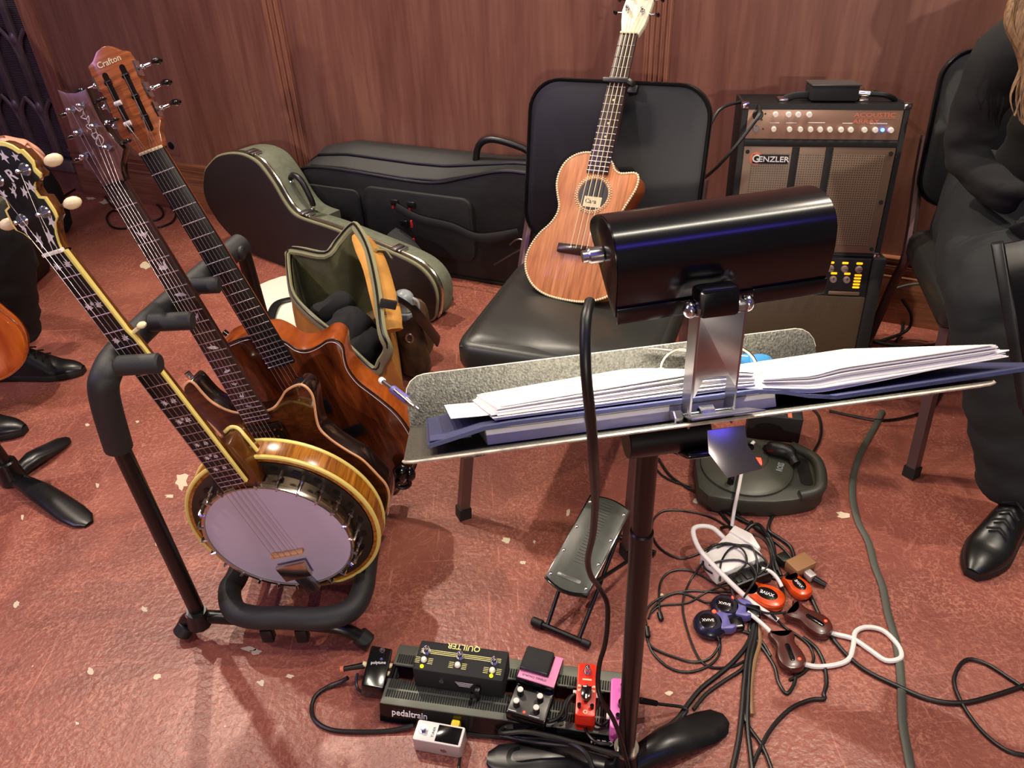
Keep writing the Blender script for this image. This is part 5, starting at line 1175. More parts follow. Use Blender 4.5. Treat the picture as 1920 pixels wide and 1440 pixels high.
# ================================================================== CABLE REEL, TUNER, POWER BOX
rh = .062
ra_ = [at(1292, 893, rh), at(1500, 925, rh), at(1525, 850, rh), at(1310, 800, rh)]
rcn = at(1400, 868, rh)
FRl = frame(V((rcn.x, rcn.y, 0)), (.985, -.17, 0), (.17, .985, 0))
g = Thing('cable_reel', 'dark round extension cable reel with sockets, red switch and carry handle on the floor', 'cable reel', FRl @ V((0, 0, 0)), FRl)
R1 = .108
body = [(-.118, -.085), (-.06, -.118), (.05, -.118), (.128, -.095), (.172, -.06), (.178, .03), (.155, .085), (.08, .112), (-.07, .112), (-.112, .085)]
g.part('body', MB().prism([(p.x, p.y) for p in smooth([(x, y, 0) for x, y in body], 2, True)], .001, rh - .012, .006), 'reel')
g.part('disc', MB().lathe([(0, rh), (R1 - .01, rh), (R1, rh - .006), (R1, rh - .020)], (0, 0), 64), 'reel2')
g.part('socket_plate', MB().lathe([(0, rh + .004), (.055, rh + .004), (.060, rh + .001)], (-.004, .030), 48), 'reel')
g.part('handle_hole', MB().prism(rrect(.120, .150, -.055, .045, .012, 4), rh - .014, rh - .0115), 'ebony')
g.part('handle', MB().tube(smooth([(.112, -.092, rh - .012), (.155, -.075, rh - .006), (.170, -.02, rh - .003), (.165, .04, rh - .006), (.12, .09, rh - .012)], 5), .013, 10), 'reel')
g.part('rocker_switch', MB().box(.018, .034, -.010, .012, rh + .003, rh + .010, .002), 'redled'); g.part('rewind_knob', MB().cyl((-.045, -.078, rh), (-.045, -.078, rh + .022), .0075, n=14, bev=.002), 'blackgloss')
g.part('adapter_plug', MB().box(-.045, -.018, .010, .050, rh + .003, rh + .035, .003), 'black'); g.part('adapter_light', MB().sph((-.034, .028, rh + .0355), .0055, 8, (1, 1.3, .3)), 'yelled')
g.part('white_plug', MB().cyl((.004, .030, rh + .003), (-.004, .036, rh + .030), .011, .007, 12), 'white')
g.part('name_print', tf(text('ROSS', .020, .0003, sx=.7), T((.078, -.008, rh + .0004)) @ RZ(1.25)), 'capgrey')
g.part('strap_bundle', MB().tube(smooth([(.05, .055, rh + .004), (.07, .04, rh + .018), (.10, .03, rh + .016), (.115, .0, rh + .006)], 5), [.010] * 3 + [.018] * 9 + [.012] * 10, 10), 'cord')
FTn = frame(at(1452, 822, .0), (.95, -.25, 0), (.25, .95, 0))
g = Thing('table_tuner', 'flat black tuner with a tapered display lying beyond the cable reel', 'tuner', FTn @ V((0, 0, 0)), FTn)
g.part('case', MB().box(-.075, .060, -.012, .035, 0, .078, .003), 'matte'); g.part('display', MB().prism([(-.06, .022), (.012, .014), (.012, -.004)], .078, .0786), 'pedgrey'); g.part('label_sticker', MB().box(.022, .032, -.008, .026, .078, .0786), 'otext')
wb = [at(x, y, .036) for x, y in ((1322, 1045), (1400, 1000), (1428, 1050), (1352, 1078))]
wc_ = sum(wb, V()) / 4; wc_ = at(1375, 1040, .036); FW = frame(V((wc_.x, wc_.y, 0)), (.93, .36, 0), (-.36, .93, 0)) @ Matrix.Diagonal((1.36, 1.36, 1.15, 1))
g = Thing('white_power_adapter', 'white wedge shaped power adapter box in the middle of the cable tangle', 'adapter', FW @ V((0, 0, 0)), FW)
g.part('case', MB().prism([(-.048, -.028), (.040, -.026), (.044, .022), (.030, .046), (-.010, .030), (-.046, .022)], .001, .036, .007), 'white')
g.part('cap', MB().prism([(.020, .040), (.036, .048), (.050, .020), (.044, -.010), (.038, -.012)], .004, .041, .004), 'white')
g.part('outlet_block', MB().box(-.030, .040, -.052, -.027, .001, .026, .003), 'black')
for k in range(4): g.part('outlet', MB().box(-.026 + k * .017, -.016 + k * .017, -.048, -.032, .026, .0285, .001), 'ebony')
g.part('cord', MB().tube(smooth([(.008, .030, .030), (-.004, .055, .045), (-.034, .062, .05), (-.048, .03, .046), (-.048, -.01, .044), (-.036, -.055, .030), (-.02, -.085, .012), (-.005, -.12, .008)], 6), .0042, 10), 'whitecord')
FBx = frame(at(1497, 1070, 0), (.90, .42, 0), (-.42, .90, 0)) @ Matrix.Diagonal((1.3, 1.3, 1.1, 1))
g = Thing('brown_splitter_box', 'small brown splitter block with two plugs in the cable tangle', 'adapter', FBx @ V((0, 0, 0)), FBx)
g.part('block', MB().box(-.020, .022, -.014, .014, .001, .026, .002), 'brownbox'); g.part('plug', MB().box(-.022, -.004, .014, .034, .004, .022, .003), 'black'); g.part('plug', MB().box(-.006, .008, -.030, -.014, .005, .019, .002), 'silver'); g.part('plug_tail', MB().cyl((.002, -.030, .012), (.012, -.048, .008), .006, .004, 10), 'black')
# wireless transmitters
def transmitter(name, label, px, py, ang, kind, s=1.):
    F_ = T(at(px, py, .012)) @ RZ(ang) @ Matrix.Rotation(.12, 4, 'X'); F_ = T((0, 0, -.011)) @ F_
    F_ = T(V((at(px, py, .014).x, at(px, py, .014).y, .001))) @ RZ(ang) @ Matrix.Diagonal((1.6, 1.6, 1.35, 1))
    g = Thing(name, label, 'transmitter', F_ @ V((0, 0, 0)), F_)
    if kind == 'oval':
        pts = [(p.x * s, p.y * s) for p in smooth([(.024, 0, 0), (.019, .013, 0), (.004, .018, 0), (-.014, .015, 0), (-.024, .016, 0), (-.026, .009, 0), (-.018, .004, 0), (-.018, -.004, 0), (-.026, -.009, 0), (-.024, -.016, 0), (-.014, -.015, 0), (.004, -.018, 0), (.019, -.013, 0)], 4, True)]
        g.part('shell', MB().prism(pts, .0, .016, .005), 'orangeenamel'); g.part('badge', MB().prism([(.0 + .0135 * s * math.cos(a * PI / 12), .0095 * s * math.sin(a * PI / 12)) for a in range(24)], .0155, .0168, .0005), 'blackgloss')
        g.part('badge_print', tf(text('XVIVE', .0074 * s, .0002, sx=.9), T((0, 0, .0169)) @ RZ(PI)), 'wtext')
    elif kind == 'round':
        g.part('shell', MB().lathe([(0, .018), (.014, .018), (.019, .014), (.021, .008), (.019, 0), (0, 0)], (0, 0), 32), 'blueblack')
        g.part('collar', MB().prism([(.010, -.013), (.024, -.014), (.030, -.011), (.030, -.007), (.024, -.006), (.024, .006), (.030, .007), (.030, .011), (.024, .014), (.010, .013)], .003, .018, .003), 'lilac')
        g.part('jaw', MB().box(.022, .042, -.010, .010, .002, .014, .003), 'blackgloss'); g.part('indicator_lamp', MB().sph((.008, .013, .018), .0028, 8), 'redled')
        g.part('badge', MB().prism(circ(-.003, 0, .011, 18), .0175, .0186, .0004), 'blackgloss'); g.part('badge_print', tf(text('XVIVE', .0056, .0002), T((-.003, 0, .0187)) @ RZ(-.1)), 'wtext')
    else:
        pts = [(p.x, p.y) for p in smooth([(-.006, -.030, 0), (.008, -.029, 0), (.017, -.018, 0), (.017, -.006, 0), (.013, .008, 0), (.016, .020, 0), (.012, .028, 0), (.004, .022, 0), (-.004, .022, 0), (-.012, .028, 0), (-.016, .018, 0), (-.012, .006, 0), (-.016, -.008, 0), (-.015, -.022, 0)], 4, True)]
        g.part('shell', MB().prism(pts, 0, .017, .006), 'brownenamel'); g.part('slot', MB().prism(rrect(-.003, .003, -.020, .004, .003, 3), .0165, .0185, .0008), 'blackgloss'); g.part('indicator_lamp', MB().sph((.008, -.018, .0165), .0022, 8), 'redled')
    return g
TG = None
transmitter('wireless_transmitter', 'larger orange figured wireless transmitter with a black oval badge, left of the two orange ones', 1437, 1118, -.55, 'oval', 1.0)
transmitter('wireless_transmitter', 'smaller orange wireless transmitter beside the brown splitter block', 1497, 1100, -1.2, 'oval', .78)
transmitter('wireless_transmitter', 'front blue black round wireless transmitter with lilac collar and black cable', 1331, 1170, .02, 'round')
transmitter('wireless_transmitter', 'rear blue black round wireless transmitter, partly behind its twin', 1362, 1140, -.25, 'round')
transmitter('wireless_transmitter', 'brown glossy wireless transmitter lying slanted, farther of the two brown ones', 1515, 1162, .75, 'brown')
transmitter('wireless_transmitter', 'brown glossy wireless transmitter nearest the camera, joined by the white cable', 1475, 1218, .02, 'brown')
# ================================================================== CABLES
def cable(label, pts, r, mt='cord', z=None, n=4, name='cable', cat='cable', flat=1., ex=None, upv=None, group=None):
    z = r * (flat if flat < 1 else 1) + .0005 if z is None else z
    ps = [at(p[0], p[1], (p[2] if len(p) > 2 else z)) for p in pts]; pp = smooth(ps, n)
    mb = MB().tube(pp, r, 8, flat=flat, upv=upv); F_ = rebase(mb)
    return single(name, mb, mt, label, cat, fr=F_)
c = cable
c('thick black patch cable looping from the small black pedal to the silver tuner', [(652, 1271, .02), (640, 1278, .012), (615, 1288), (592, 1305), (584, 1330), (592, 1352), (620, 1368), (670, 1372), (730, 1370), (776, 1360, .012)], .0042)
c('thin black cable running from the small black pedal under the foot controller', [(738, 1246, .03), (746, 1268, .02), (735, 1276, .02), (700, 1290, .018), (676, 1296, .015), (668, 1282, .02), (670, 1262, .03)], .0028)
c('black power lead dropping from the foot controller past the silver tuner', [(884, 1310, .055), (878, 1335, .03), (875, 1370, .006), (868, 1400), (862, 1425), (860, 1450)], .0026)
c('thick black cable along the near edge of the pedalboard arching over the cast leg', [(962, 1362, .05), (945, 1365, .05), (940, 1375, .06), (985, 1372, .07), (1040, 1382, .07), (1090, 1396, .07), (1140, 1410, .07), (1175, 1418, .07)], .0042)
c('black cable on the floor in front of the pedalboard running to the cast leg', [(878, 1376), (920, 1380), (980, 1384, .012), (1040, 1388, .05), (1075, 1396, .07), (1100, 1415, .075), (1115, 1450, .08)], .0042)
c('black cable strung lengthwise under the pedalboard lettering', [(880, 1372), (930, 1378), (1000, 1392, .03), (1080, 1400, .06)], .0036)
c('black patch cable between the foot controller and the chorus pedal', [(957, 1310, .05), (958, 1330, .045), (965, 1345, .045), (985, 1350, .045)], .003)
c('black patch cable looping up to the left jack of the red pedal', [(1045, 1352, .05), (1060, 1345, .055), (1062, 1325, .065), (1070, 1308, .07), (1078, 1302, .07)], .0034)
c('black patch cable curling from the chorus pedal outputs', [(1008, 1352, .05), (1035, 1352, .055), (1052, 1340, .06), (1060, 1318, .065), (1072, 1304, .068)], .0036)
c('black patch cable hanging in a loop between the red and the pink pedal', [(1123, 1295, .07), (1120, 1320, .06), (1112, 1345, .055), (1125, 1360, .05), (1140, 1350, .05), (1138, 1330, .06), (1148, 1340, .07)], .003)
c('black patch cable curling below the red pedal', [(1100, 1350, .05), (1098, 1368, .05), (1115, 1390, .055), (1145, 1395, .05)], .003)
c('black guitar lead with chrome plug leaving the pink pedal to the right', [(1192, 1314, .05), (1235, 1320, .03), (1275, 1325, .015), (1288, 1332, .01), (1275, 1350), (1250, 1375), (1225, 1400)], .003)
p_ = at(1200, 1313, .048); q_ = at(1232, 1319, .034); single('jack_plug', MB().cyl(p_ - p_, q_ - p_, .0062, .0052, 14, .001), 'blackgloss', 'black and chrome jack plug just right of the music stand pole', 'plug', fr=T(p_))
c('wide grey flat cable running down the right side of the floor', [(1655, 770), (1640, 800), (1618, 840), (1603, 880), (1598, 925), (1608, 975), (1628, 1015), (1640, 1060), (1655, 1100), (1665, 1150), (1682, 1210), (1690, 1280), (1692, 1350), (1702, 1410), (1712, 1460)], .0075, 'greycord', z=.004, flat=.4, upv=(0, 0, 1))
wz = .006
c('white cable curling in an S from the nearest brown transmitter to the grey flat cable', [(1498, 1242, .012), (1530, 1250), (1570, 1246), (1592, 1235), (1600, 1210), (1604, 1185), (1625, 1176), (1655, 1182), (1680, 1205), (1690, 1225), (1685, 1236), (1660, 1238), (1630, 1218), (1600, 1198), (1570, 1190), (1544, 1184, .012)], .0048, 'whitecord', z=wz)
c('white power cord rising from the tangle to the cable reel socket', [(1372, 990), (1376, 960, .03), (1384, 920, .078), (1392, 880, .088), (1402, 850, .09), (1408, 835, .095), (1414, 828, .1)], .0042, 'whitecord', z=.006)
c('white lead crossing between the adapter box and the orange transmitters', [(1428, 1066, .03), (1445, 1072, .03), (1458, 1085, .028), (1466, 1100, .022)], .004, 'whitecord')
c('white lead lying between the round transmitters and the nearest brown one', [(1402, 1148, .02), (1420, 1162, .02), (1440, 1180, .018), (1452, 1195, .016), (1460, 1215, .014)], .0042, 'whitecord')
blk = [
 ('thin black cable making the large loop left of the white adapter', [(1360, 985), (1330, 968), (1285, 958), (1245, 958), (1225, 975), (1224, 1005), (1240, 1030), (1275, 1047), (1310, 1038), (1338, 1022), (1350, 1020)], .0024),
 ('thin black cable looping down left of the adapter to a small connector', [(1360, 1105, .02), (1330, 1088), (1295, 1070), (1262, 1070), (1242, 1085), (1236, 1110), (1237, 1145), (1240, 1160)], .0024),
 ('thin black cable sweeping left from the tangle to the far left connector', [(1390, 1108, .02), (1340, 1110), (1290, 1108), (1245, 1118), (1218, 1135), (1210, 1155), (1212, 1172)], .0024),
 ('second thin black cable sweeping left to the far left connector', [(1350, 1130, .02), (1320, 1128), (1280, 1112), (1250, 1118), (1225, 1140), (1216, 1160)], .0024),
 ('third thin black cable in the left fan of the tangle', [(1385, 1090, .03), (1330, 1108), (1290, 1130), (1240, 1135), (1220, 1150)], .0022),
 ('thin black cable looping below the front round transmitter to the left connector', [(1345, 1192, .015), (1348, 1210), (1330, 1235), (1300, 1241), (1265, 1232), (1230, 1218), (1216, 1205), (1212, 1190)], .0025),
 ('lowest thin black cable looping from the left connector', [(1350, 1195), (1348, 1228), (1325, 1250), (1290, 1260), (1255, 1252), (1225, 1225), (1214, 1198)], .0025),
 ('long thin black cable arcing under the round transmitters', [(1330, 1040, .04), (1300, 1080), (1285, 1110), (1280, 1140), (1288, 1180), (1305, 1225), (1325, 1248), (1355, 1252), (1385, 1245), (1410, 1225), (1418, 1195)], .0024),
 ('black cable running from the reel toward the transmitters', [(1340, 945), (1365, 962), (1400, 980), (1430, 995), (1445, 1020), (1455, 1055), (1465, 1080)], .004),
 ('black cable beside it from the reel into the tangle', [(1355, 940), (1385, 968), (1410, 985), (1438, 1008), (1450, 1040), (1458, 1070)], .0036),
 ('third black cable dropping from the reel', [(1330, 935), (1350, 960), (1378, 992), (1392, 1000, .02), (1410, 985, .03), (1425, 985, .025), (1442, 1010)], .0038),
 ('black cable from the right side of the reel to the brown splitter', [(1458, 955), (1445, 975), (1442, 995), (1460, 1008), (1482, 1025), (1490, 1048)], .0042),
 ('black cable leaving the splitter block toward the lower right corner', [(1512, 1100), (1530, 1140), (1550, 1180), (1580, 1220), (1620, 1255), (1680, 1285), (1740, 1310), (1800, 1318), (1860, 1305), (1935, 1280)], .0042),
 ('black cable looping at the right edge of the frame', [(1935, 1300), (1890, 1270), (1850, 1245), (1815, 1236), (1795, 1255), (1790, 1285), (1810, 1330), (1845, 1375), (1890, 1408), (1940, 1418)], .0036),
 ('thick black cable running from the tangle down to the cast leg', [(1418, 1150), (1405, 1200), (1380, 1235), (1350, 1262), (1315, 1290), (1290, 1320), (1272, 1345), (1240, 1372)], .0045),
 ('black cable running parallel to the thick one', [(1412, 1210), (1395, 1250), (1360, 1275), (1325, 1300), (1300, 1330)], .0036),
 ('black cable running straight down left of centre bundle', [(1418, 1150), (1412, 1190), (1402, 1230), (1396, 1280), (1392, 1330), (1385, 1390), (1372, 1450)], .005),
 ('black cable running straight down in the middle of the bundle', [(1418, 1150), (1418, 1185), (1408, 1240), (1404, 1300), (1402, 1360), (1412, 1450)], .0045),
 ('black cable in the bundle bending away at the bottom', [(1418, 1150), (1424, 1190), (1412, 1250), (1400, 1300), (1398, 1350), (1430, 1400), (1450, 1450)], .0036),
 ('thin black cable bending under the nearest brown transmitter', [(1418, 1150), (1405, 1180), (1430, 1215), (1452, 1250), (1460, 1280), (1475, 1300), (1490, 1280), (1492, 1255)], .0034),
 ('black cable looping right of the nearest brown transmitter', [(1505, 1195), (1530, 1215), (1545, 1245), (1550, 1280), (1545, 1300), (1545, 1310), (1520, 1312), (1480, 1330), (1440, 1375), (1405, 1450)], .0038),
 ('short black cable from the round transmitter across the bundle', [(1380, 1180), (1410, 1190), (1430, 1205), (1445, 1230)], .003),
 ('thin black lead crossing above the white adapter', [(1345, 1026, .045), (1365, 1020, .045), (1400, 1025, .045), (1425, 1040, .045), (1440, 1060, .035), (1425, 1075, .03)], .0022),
 ('thin black lead looping over the white adapter', [(1330, 1060, .045), (1350, 1052, .046), (1385, 1050, .046), (1410, 1062, .042), (1418, 1085, .035), (1400, 1110, .03)], .0022),
 ('thin black lead arched across the adapter from the upper left', [(1350, 1090, .03), (1352, 1055, .045), (1370, 1028, .047), (1400, 1022, .047), (1415, 1035, .045), (1420, 1075, .035), (1395, 1120, .03)], .0022),
 ('thin black lead looping between adapter and orange transmitter', [(1385, 1080, .03), (1372, 1105, .03), (1385, 1130, .025), (1410, 1140, .022), (1440, 1150, .02), (1480, 1148, .02)], .0026),
 ('black lead with a strain relief above the white cord', [(1352, 990), (1368, 988, .02), (1388, 1000, .02), (1398, 995, .02), (1410, 978, .02)], .004),
 ('black cable on the floor beyond the desk at the right', [(1555, 770), (1600, 780), (1650, 788), (1700, 782), (1745, 765), (1765, 735)], .0036),
 ('black cable rising right of the cable reel', [(1520, 855), (1535, 830), (1540, 805), (1535, 780), (1522, 765)], .0036),
 ('thin black cable winding right of the adapter toward the brown splitter', [(1432, 1000), (1448, 1012), (1470, 1030), (1486, 1052), (1478, 1075), (1455, 1085), (1440, 1078)], .0028),
 ('black usb lead falling between the reel and the larger orange transmitter', [(1420, 990), (1440, 1002), (1452, 1030), (1450, 1062), (1462, 1090), (1470, 1120)], .0038),
 ('thin black lead hooked around the right side of the adapter', [(1400, 1000, .03), (1430, 1010, .02), (1446, 1040), (1440, 1075), (1425, 1095)], .0026),
 ('thin black lead coiled over the left corner of the adapter', [(1335, 1075, .03), (1318, 1060, .02), (1330, 1030, .045), (1362, 1018, .05), (1392, 1030, .05), (1400, 1055, .045), (1380, 1075, .045)], .0022),
 ('thin black cable curling under both brown transmitters', [(1445, 1150, .02), (1470, 1175), (1500, 1195), (1520, 1215), (1525, 1240), (1505, 1262), (1480, 1275)], .0028),
 ('thin black cable passing left of the cable reel', [(1235, 860), (1255, 890), (1285, 912), (1315, 928), (1345, 945)], .0032),
 ('thin black cable behind the stand pole at mid height', [(1225, 870), (1240, 890), (1268, 905), (1298, 912)], .0026),
]
for lb, pts, r in blk: c(lb, pts, r)
c('tan cable in the downward bundle', [(1418, 1150), (1425, 1200), (1415, 1240), (1408, 1290), (1410, 1340)], .0042, 'tancord')
for (x0, y0, x1, y1, lb) in ((1236, 1148, 1240, 1163, 'small black inline connector left of the round transmitters'), (1212, 1175, 1215, 1195, 'black inline connector nearest the music stand pole'), (1344, 1185, 1345, 1200, 'black micro plug under the front round transmitter')):
    a, b = at(x0, y0, .007), at(x1, y1, .006); single('cable_connector', MB().cyl(V(), b - a, .0058, n=12, bev=.0015), 'black', lb, 'connector', fr=T(a))
# cables at the back
c('black cable coil on the floor by the wall behind the guitar necks', [(120, 368), (150, 350), (180, 348), (210, 385), (240, 398), (262, 380), (285, 378), (305, 395), (300, 410), (265, 418), (235, 428), (210, 425), (200, 408), (212, 395), (230, 400), (240, 415), (280, 428), (320, 418), (330, 400), (325, 385)], .0045)
c('thin black cable on the floor behind the left guitar necks', [(330, 400), (318, 385), (300, 350), (280, 325), (276, 300, .1)], .0035)
def wcable(lb, pts, r=.004, mt='cord'):
    mb = MB().tube(smooth([V(p) for p in pts], 5), r, 8); single('cable', mb, mt, lb, 'cable', fr=rebase(mb))
A0 = FA @ V((-.158, .415 - .036, .012))
wcable('black instrument cable plugged in the upper input of the top amplifier', [A0, A0 + V((-.02, -.05, -.02)), A0 + V((-.10, -.05, -.13)), A0 + V((-.16, .05, -.25)), A0 + V((-.17, .1, -.40)), A0 + V((-.10, .18, -.70))], .0045)
wcable('black cable looping beside the upper left corner of the top amplifier', [FA @ V((-.19, .38, -.06)), FA @ V((-.25, .36, -.04)), FA @ V((-.28, .28, -.03)), FA @ V((-.29, .18, -.04)), FA @ V((-.28, .0, -.08)), FA @ V((-.27, -.3, -.1))], .004)
wcable('black cable curving from the direct box over the right end of the top amplifier', [FX @ V((.086, .030, .004)), FX @ V((.12, .028, .01)), FX @ V((.145, .018, 0)), FX @ V((.150, .010, -.03)), FX @ V((.150, .010, -.2))], .0065)
for i, pts in enumerate(([(1655, 600), (1672, 585), (1690, 600), (1692, 620), (1680, 640)], [(1640, 640), (1680, 648), (1720, 650), (1760, 645)], [(1668, 545, .165), (1700, 535, .185), (1728, 532, .19)], [(1690, 560, .135), (1708, 590, .085), (1700, 620, .03), (1650, 640)], [(1590, 650), (1620, 640), (1660, 640)])):
    c(('black cable looped on the floor by the wall right of the lower amplifier', 'black cable on the floor behind the seated person\'s chair', 'pale jacketed cable crossing the baseboard right of the amplifiers', 'thick black cable hanging in front of the baseboard right of the amplifiers', 'short black cable just right of the lower amplifier post')[i], pts, .005 if i != 2 else .004, 'cord' if i != 2 else 'greycord')
# ================================================================== PEOPLE
def skin_body(name, verts, edges, radii, mat, parent, sub=3, off=None):
    me = bpy.data.meshes.new(name); me.from_pydata([tuple(v) for v in verts], edges, []); o = bpy.data.objects.new(name, me); C.objects.link(o)
    md = o.modifiers.new('s', 'SKIN'); 
    for sv, r in zip(me.skin_vertices[0].data if me.skin_vertices else [], radii): sv.radius = (r, r) if not isinstance(r, tuple) else r
    if not me.skin_vertices:
        bm = bmesh.new(); bm.from_mesh(me); bm.verts.layers.skin.verify(); bm.to_mesh(me); bm.free()
        for sv, r in zip(me.skin_vertices[0].data, radii): sv.radius = (r, r) if not isinstance(r, tuple) else r
    me.skin_vertices[0].data[0].use_root = True
    s2 = o.modifiers.new('ss', 'SUBSURF'); s2.levels = sub; s2.render_levels = sub
    dg = bpy.context.evaluated_depsgraph_get(); me2 = bpy.data.meshes.new_from_object(o.evaluated_get(dg)); bpy.data.objects.remove(o)
    from mathutils import noise
    if mat in ('cloth', 'pants'):
        me2.update()
        for v in me2.vertices:
            q = v.co; k = noise.noise(V((q.x * 11, q.y * 11, q.z * 26))) * .010 + noise.noise(V((q.x * 28 + 5, q.y * 28, q.z * 60))) * .004
            v.co = v.co + v.normal * k
    me2.materials.clear(); me2.materials.append(M[mat]); me2.polygons.foreach_set('use_smooth', [True] * len(me2.polygons)); me2.name = name
    o2 = bpy.data.objects.new(name, me2); C.objects.link(o2); o2.parent = parent.e; o2.matrix_basis = T(-parent.base); return o2
def shoe(g, toe, ang, z=0., L_=.27, name='shoe'):
    F_ = T((toe.x, toe.y, z)) @ RZ(ang)
    def top(u, v):      # v along from toe to heel (-x direction)
        x = -L_ * v; wd = .045 * (math.sin(PI * min(1, v * 2.4 + .08) / 2) ** .6) * (1 - .22 * math.sin(PI * max(0, v - .35))) * (1 if v < .96 else .85)
        h = .045 + .055 * max(0, min(1, (v - .28) / .3)) ; a = PI * u
        return (x, -math.cos(a) * wd, .018 + math.sin(a) ** .75 * (h - .018) * (math.sin(PI * min(.5, v * 2 + .04)) ** .5))
    s = g.part(name, MB().grid(top, 16, 20), 'shoe', fr=F_)
    out = [(-L_ * v, sg * (.048 * (math.sin(PI * min(1, v * 2.4 + .06) / 2) ** .55) * (1 - .2 * math.sin(PI * max(0, v - .35))))) for sg in (1, -1) for v in ([i / 12 for i in range(13)] if sg > 0 else [i / 12 for i in range(12, -1, -1)])]
    obj('sole', MB().prism(out, .0, .022, .004), 'rubber', s)
    for k in range(4): x = -L_ * (.36 + .07 * k); obj('lace', MB().tube([(x, -.022, .066 + .012 * k), (x - .006, 0, .076 + .013 * k), (x, .022, .066 + .012 * k)], .0028, 6), 'cloth', s)
# seated person at the right, in black
sh = aty(1858, 50, 1.60); el = aty(1800, 292, 1.62); ha = aty(1905, 395, 1.44)
print('shoulder', sh, 'elbow', el, 'hand', ha)
px0 = ch2.base + F2.to_3x3() @ V((0, .25, 0))
g = Thing('person', 'person seated at the right edge in a long sleeved black top and dark wide trousers', 'person', (px0.x, px0.y, 0))
pel = V((px0.x + .02, px0.y + .02, .56)); ch_ = pel + V((.01, -.02, .34)); nk_ = ch_ + V((0, -.03, .20)); hd_ = nk_ + V((0, -.05, .17))
shL = V((sh.x + .04, sh.y, sh.z - .03)); shR = ch_ + (ch_ - shL); shR.z = shL.z
pel = V(((shL.x + shR.x) / 2, px0.y + .03, .56))
elR = V((shR.x + .06, shR.y - .03, el.z)); haR = V((shR.x - .10, ha.y - .02, ha.z - .02))
verts = [pel, pel + V((0, 0, .14)), pel + V((0, -.01, .30)), ch_ + V((0, 0, .06)), nk_, shL, el, ha + V((0, 0, .01)), shR, elR, haR]
skin_body('black_top', verts, [(0, 1), (1, 2), (2, 3), (3, 4), (3, 5), (5, 6), (6, 7), (3, 8), (8, 9), (9, 10)], [(.17, .13), (.145, .115), (.155, .12), (.14, .10), .055, .066, .052, .034, .066, .052, .034], 'cloth', g)
fc_ = F2.to_3x3() @ V((0, -1, 0)); sd_ = F2.to_3x3() @ V((1, 0, 0))
hipL, hipR = pel - sd_ * .13 + V((0, 0, -.02)), pel + sd_ * .10 + V((0, 0, -.02))
kL = aty(1838, 540, 1.35); kL = hipL + fc_ * .40 - sd_ * .08 + V((0, 0, .01)); aL = V((1.05, 1.12, .10)); 
toe = at(1818, 1085, 0); aL = V((toe.x + .17, toe.y + .15, .055)); kR = hipR + fc_ * .42 + sd_ * .05; aR = V((kR.x + .02, kR.y + .05, .07))
print('knee', kL, 'ankle', aL)
skin_body('trousers', [pel + V((0, 0, -.02)), hipL, kL, (kL + aL) / 2, aL, hipR, kR, (kR + aR) / 2, aR], [(0, 1), (1, 2), (2, 3), (3, 4), (0, 5), (5, 6), (6, 7), (7, 8)], [(.17, .13), .115, .098, .082, .075, .105, .090, .085, .08], 'pants', g)
skin_body('head', [nk_ + V((0, 0, -.04)), nk_ + V((0, -.01, .05)), hd_ + V((0, -.01, -.03)), hd_ + V((0, 0, .06))], [(0, 1), (1, 2), (2, 3)], [.055, .052, (.075, .088), (.07, .085)], 'skinp', g)
for s in (-1, 1):
    g.part('eye', MB().sph(hd_ + V((s * .03, -.095, .02)), .012, 10), 'white'); g.part('ear', MB().sph(hd_ + V((s * .085, 0, 0)), .022, 10, (.4, .7, 1.1)), 'skinp')
g.part('nose', MB().sph(hd_ + V((0, -.105, -.005)), .016, 10, (.7, 1, 1.2)), 'skinp'); g.part('mouth', MB().sph(hd_ + V((0, -.090, -.045)), .02, 10, (1, .5, .3)), 'redtrim')
g.part('hair_crown', MB().sph(hd_ + V((0, .025, .035)), .112, 20, (.95, .95, 1.0)), 'hair')
random.seed(5)
hs_ = MB()
for k in range(70):
    s = -1 if k % 2 else 1; a = random.uniform(-.6, 1.3)
    b0 = hd_ + V((s * .09 * math.cos(a * .7), .04 - .1 * math.sin(a) * .3, .0)); x1 = s * random.uniform(.05, .10)
    p1 = V((pel.x + x1, ch_.y - random.uniform(.07, .13), nk_.z - random.uniform(.0, .03))); p2 = V((pel.x + x1 * 1.15 + random.uniform(-.02, .02), ch_.y - random.uniform(.11, .15), nk_.z - random.uniform(.16, .30)))
    hs_.tube(smooth([b0, b0.lerp(p1, .5) + V((s * .02, 0, 0)), p1, p1.lerp(p2, .5) + V((random.uniform(-.015, .015), -.01, 0)), p2], 4), [.009] * 10 + [.007, .006, .005, .004, .003, .002, .001], 6)
for k in range(26):
    t = random.random(); y_ = 1.47 + random.uniform(-.03, .03)
    pts = [aty(1950 + 30 * t, -160, y_ + .06), aty(1915 + 40 * t + random.uniform(-8, 8), -30, y_ + .02), aty(1890 + 60 * t + random.uniform(-6, 6), 40 + 20 * t, y_), aty(1912 + 50 * t + random.uniform(-8, 8), 110, y_ - .01), aty(1900 + 50 * t + random.uniform(-12, 14), 175 + 50 * t, y_ - .02), aty(1900 + 60 * t, 215 + 60 * t, y_ - .03)]
    hs_.tube(smooth(pts, 4), [.007] * 12 + [.006, .005, .004, .003, .002, .0015, .001, .001, .001], 6)
o = g.part('long_hair', hs_, 'hair'); o['kind'] = 'stuff'
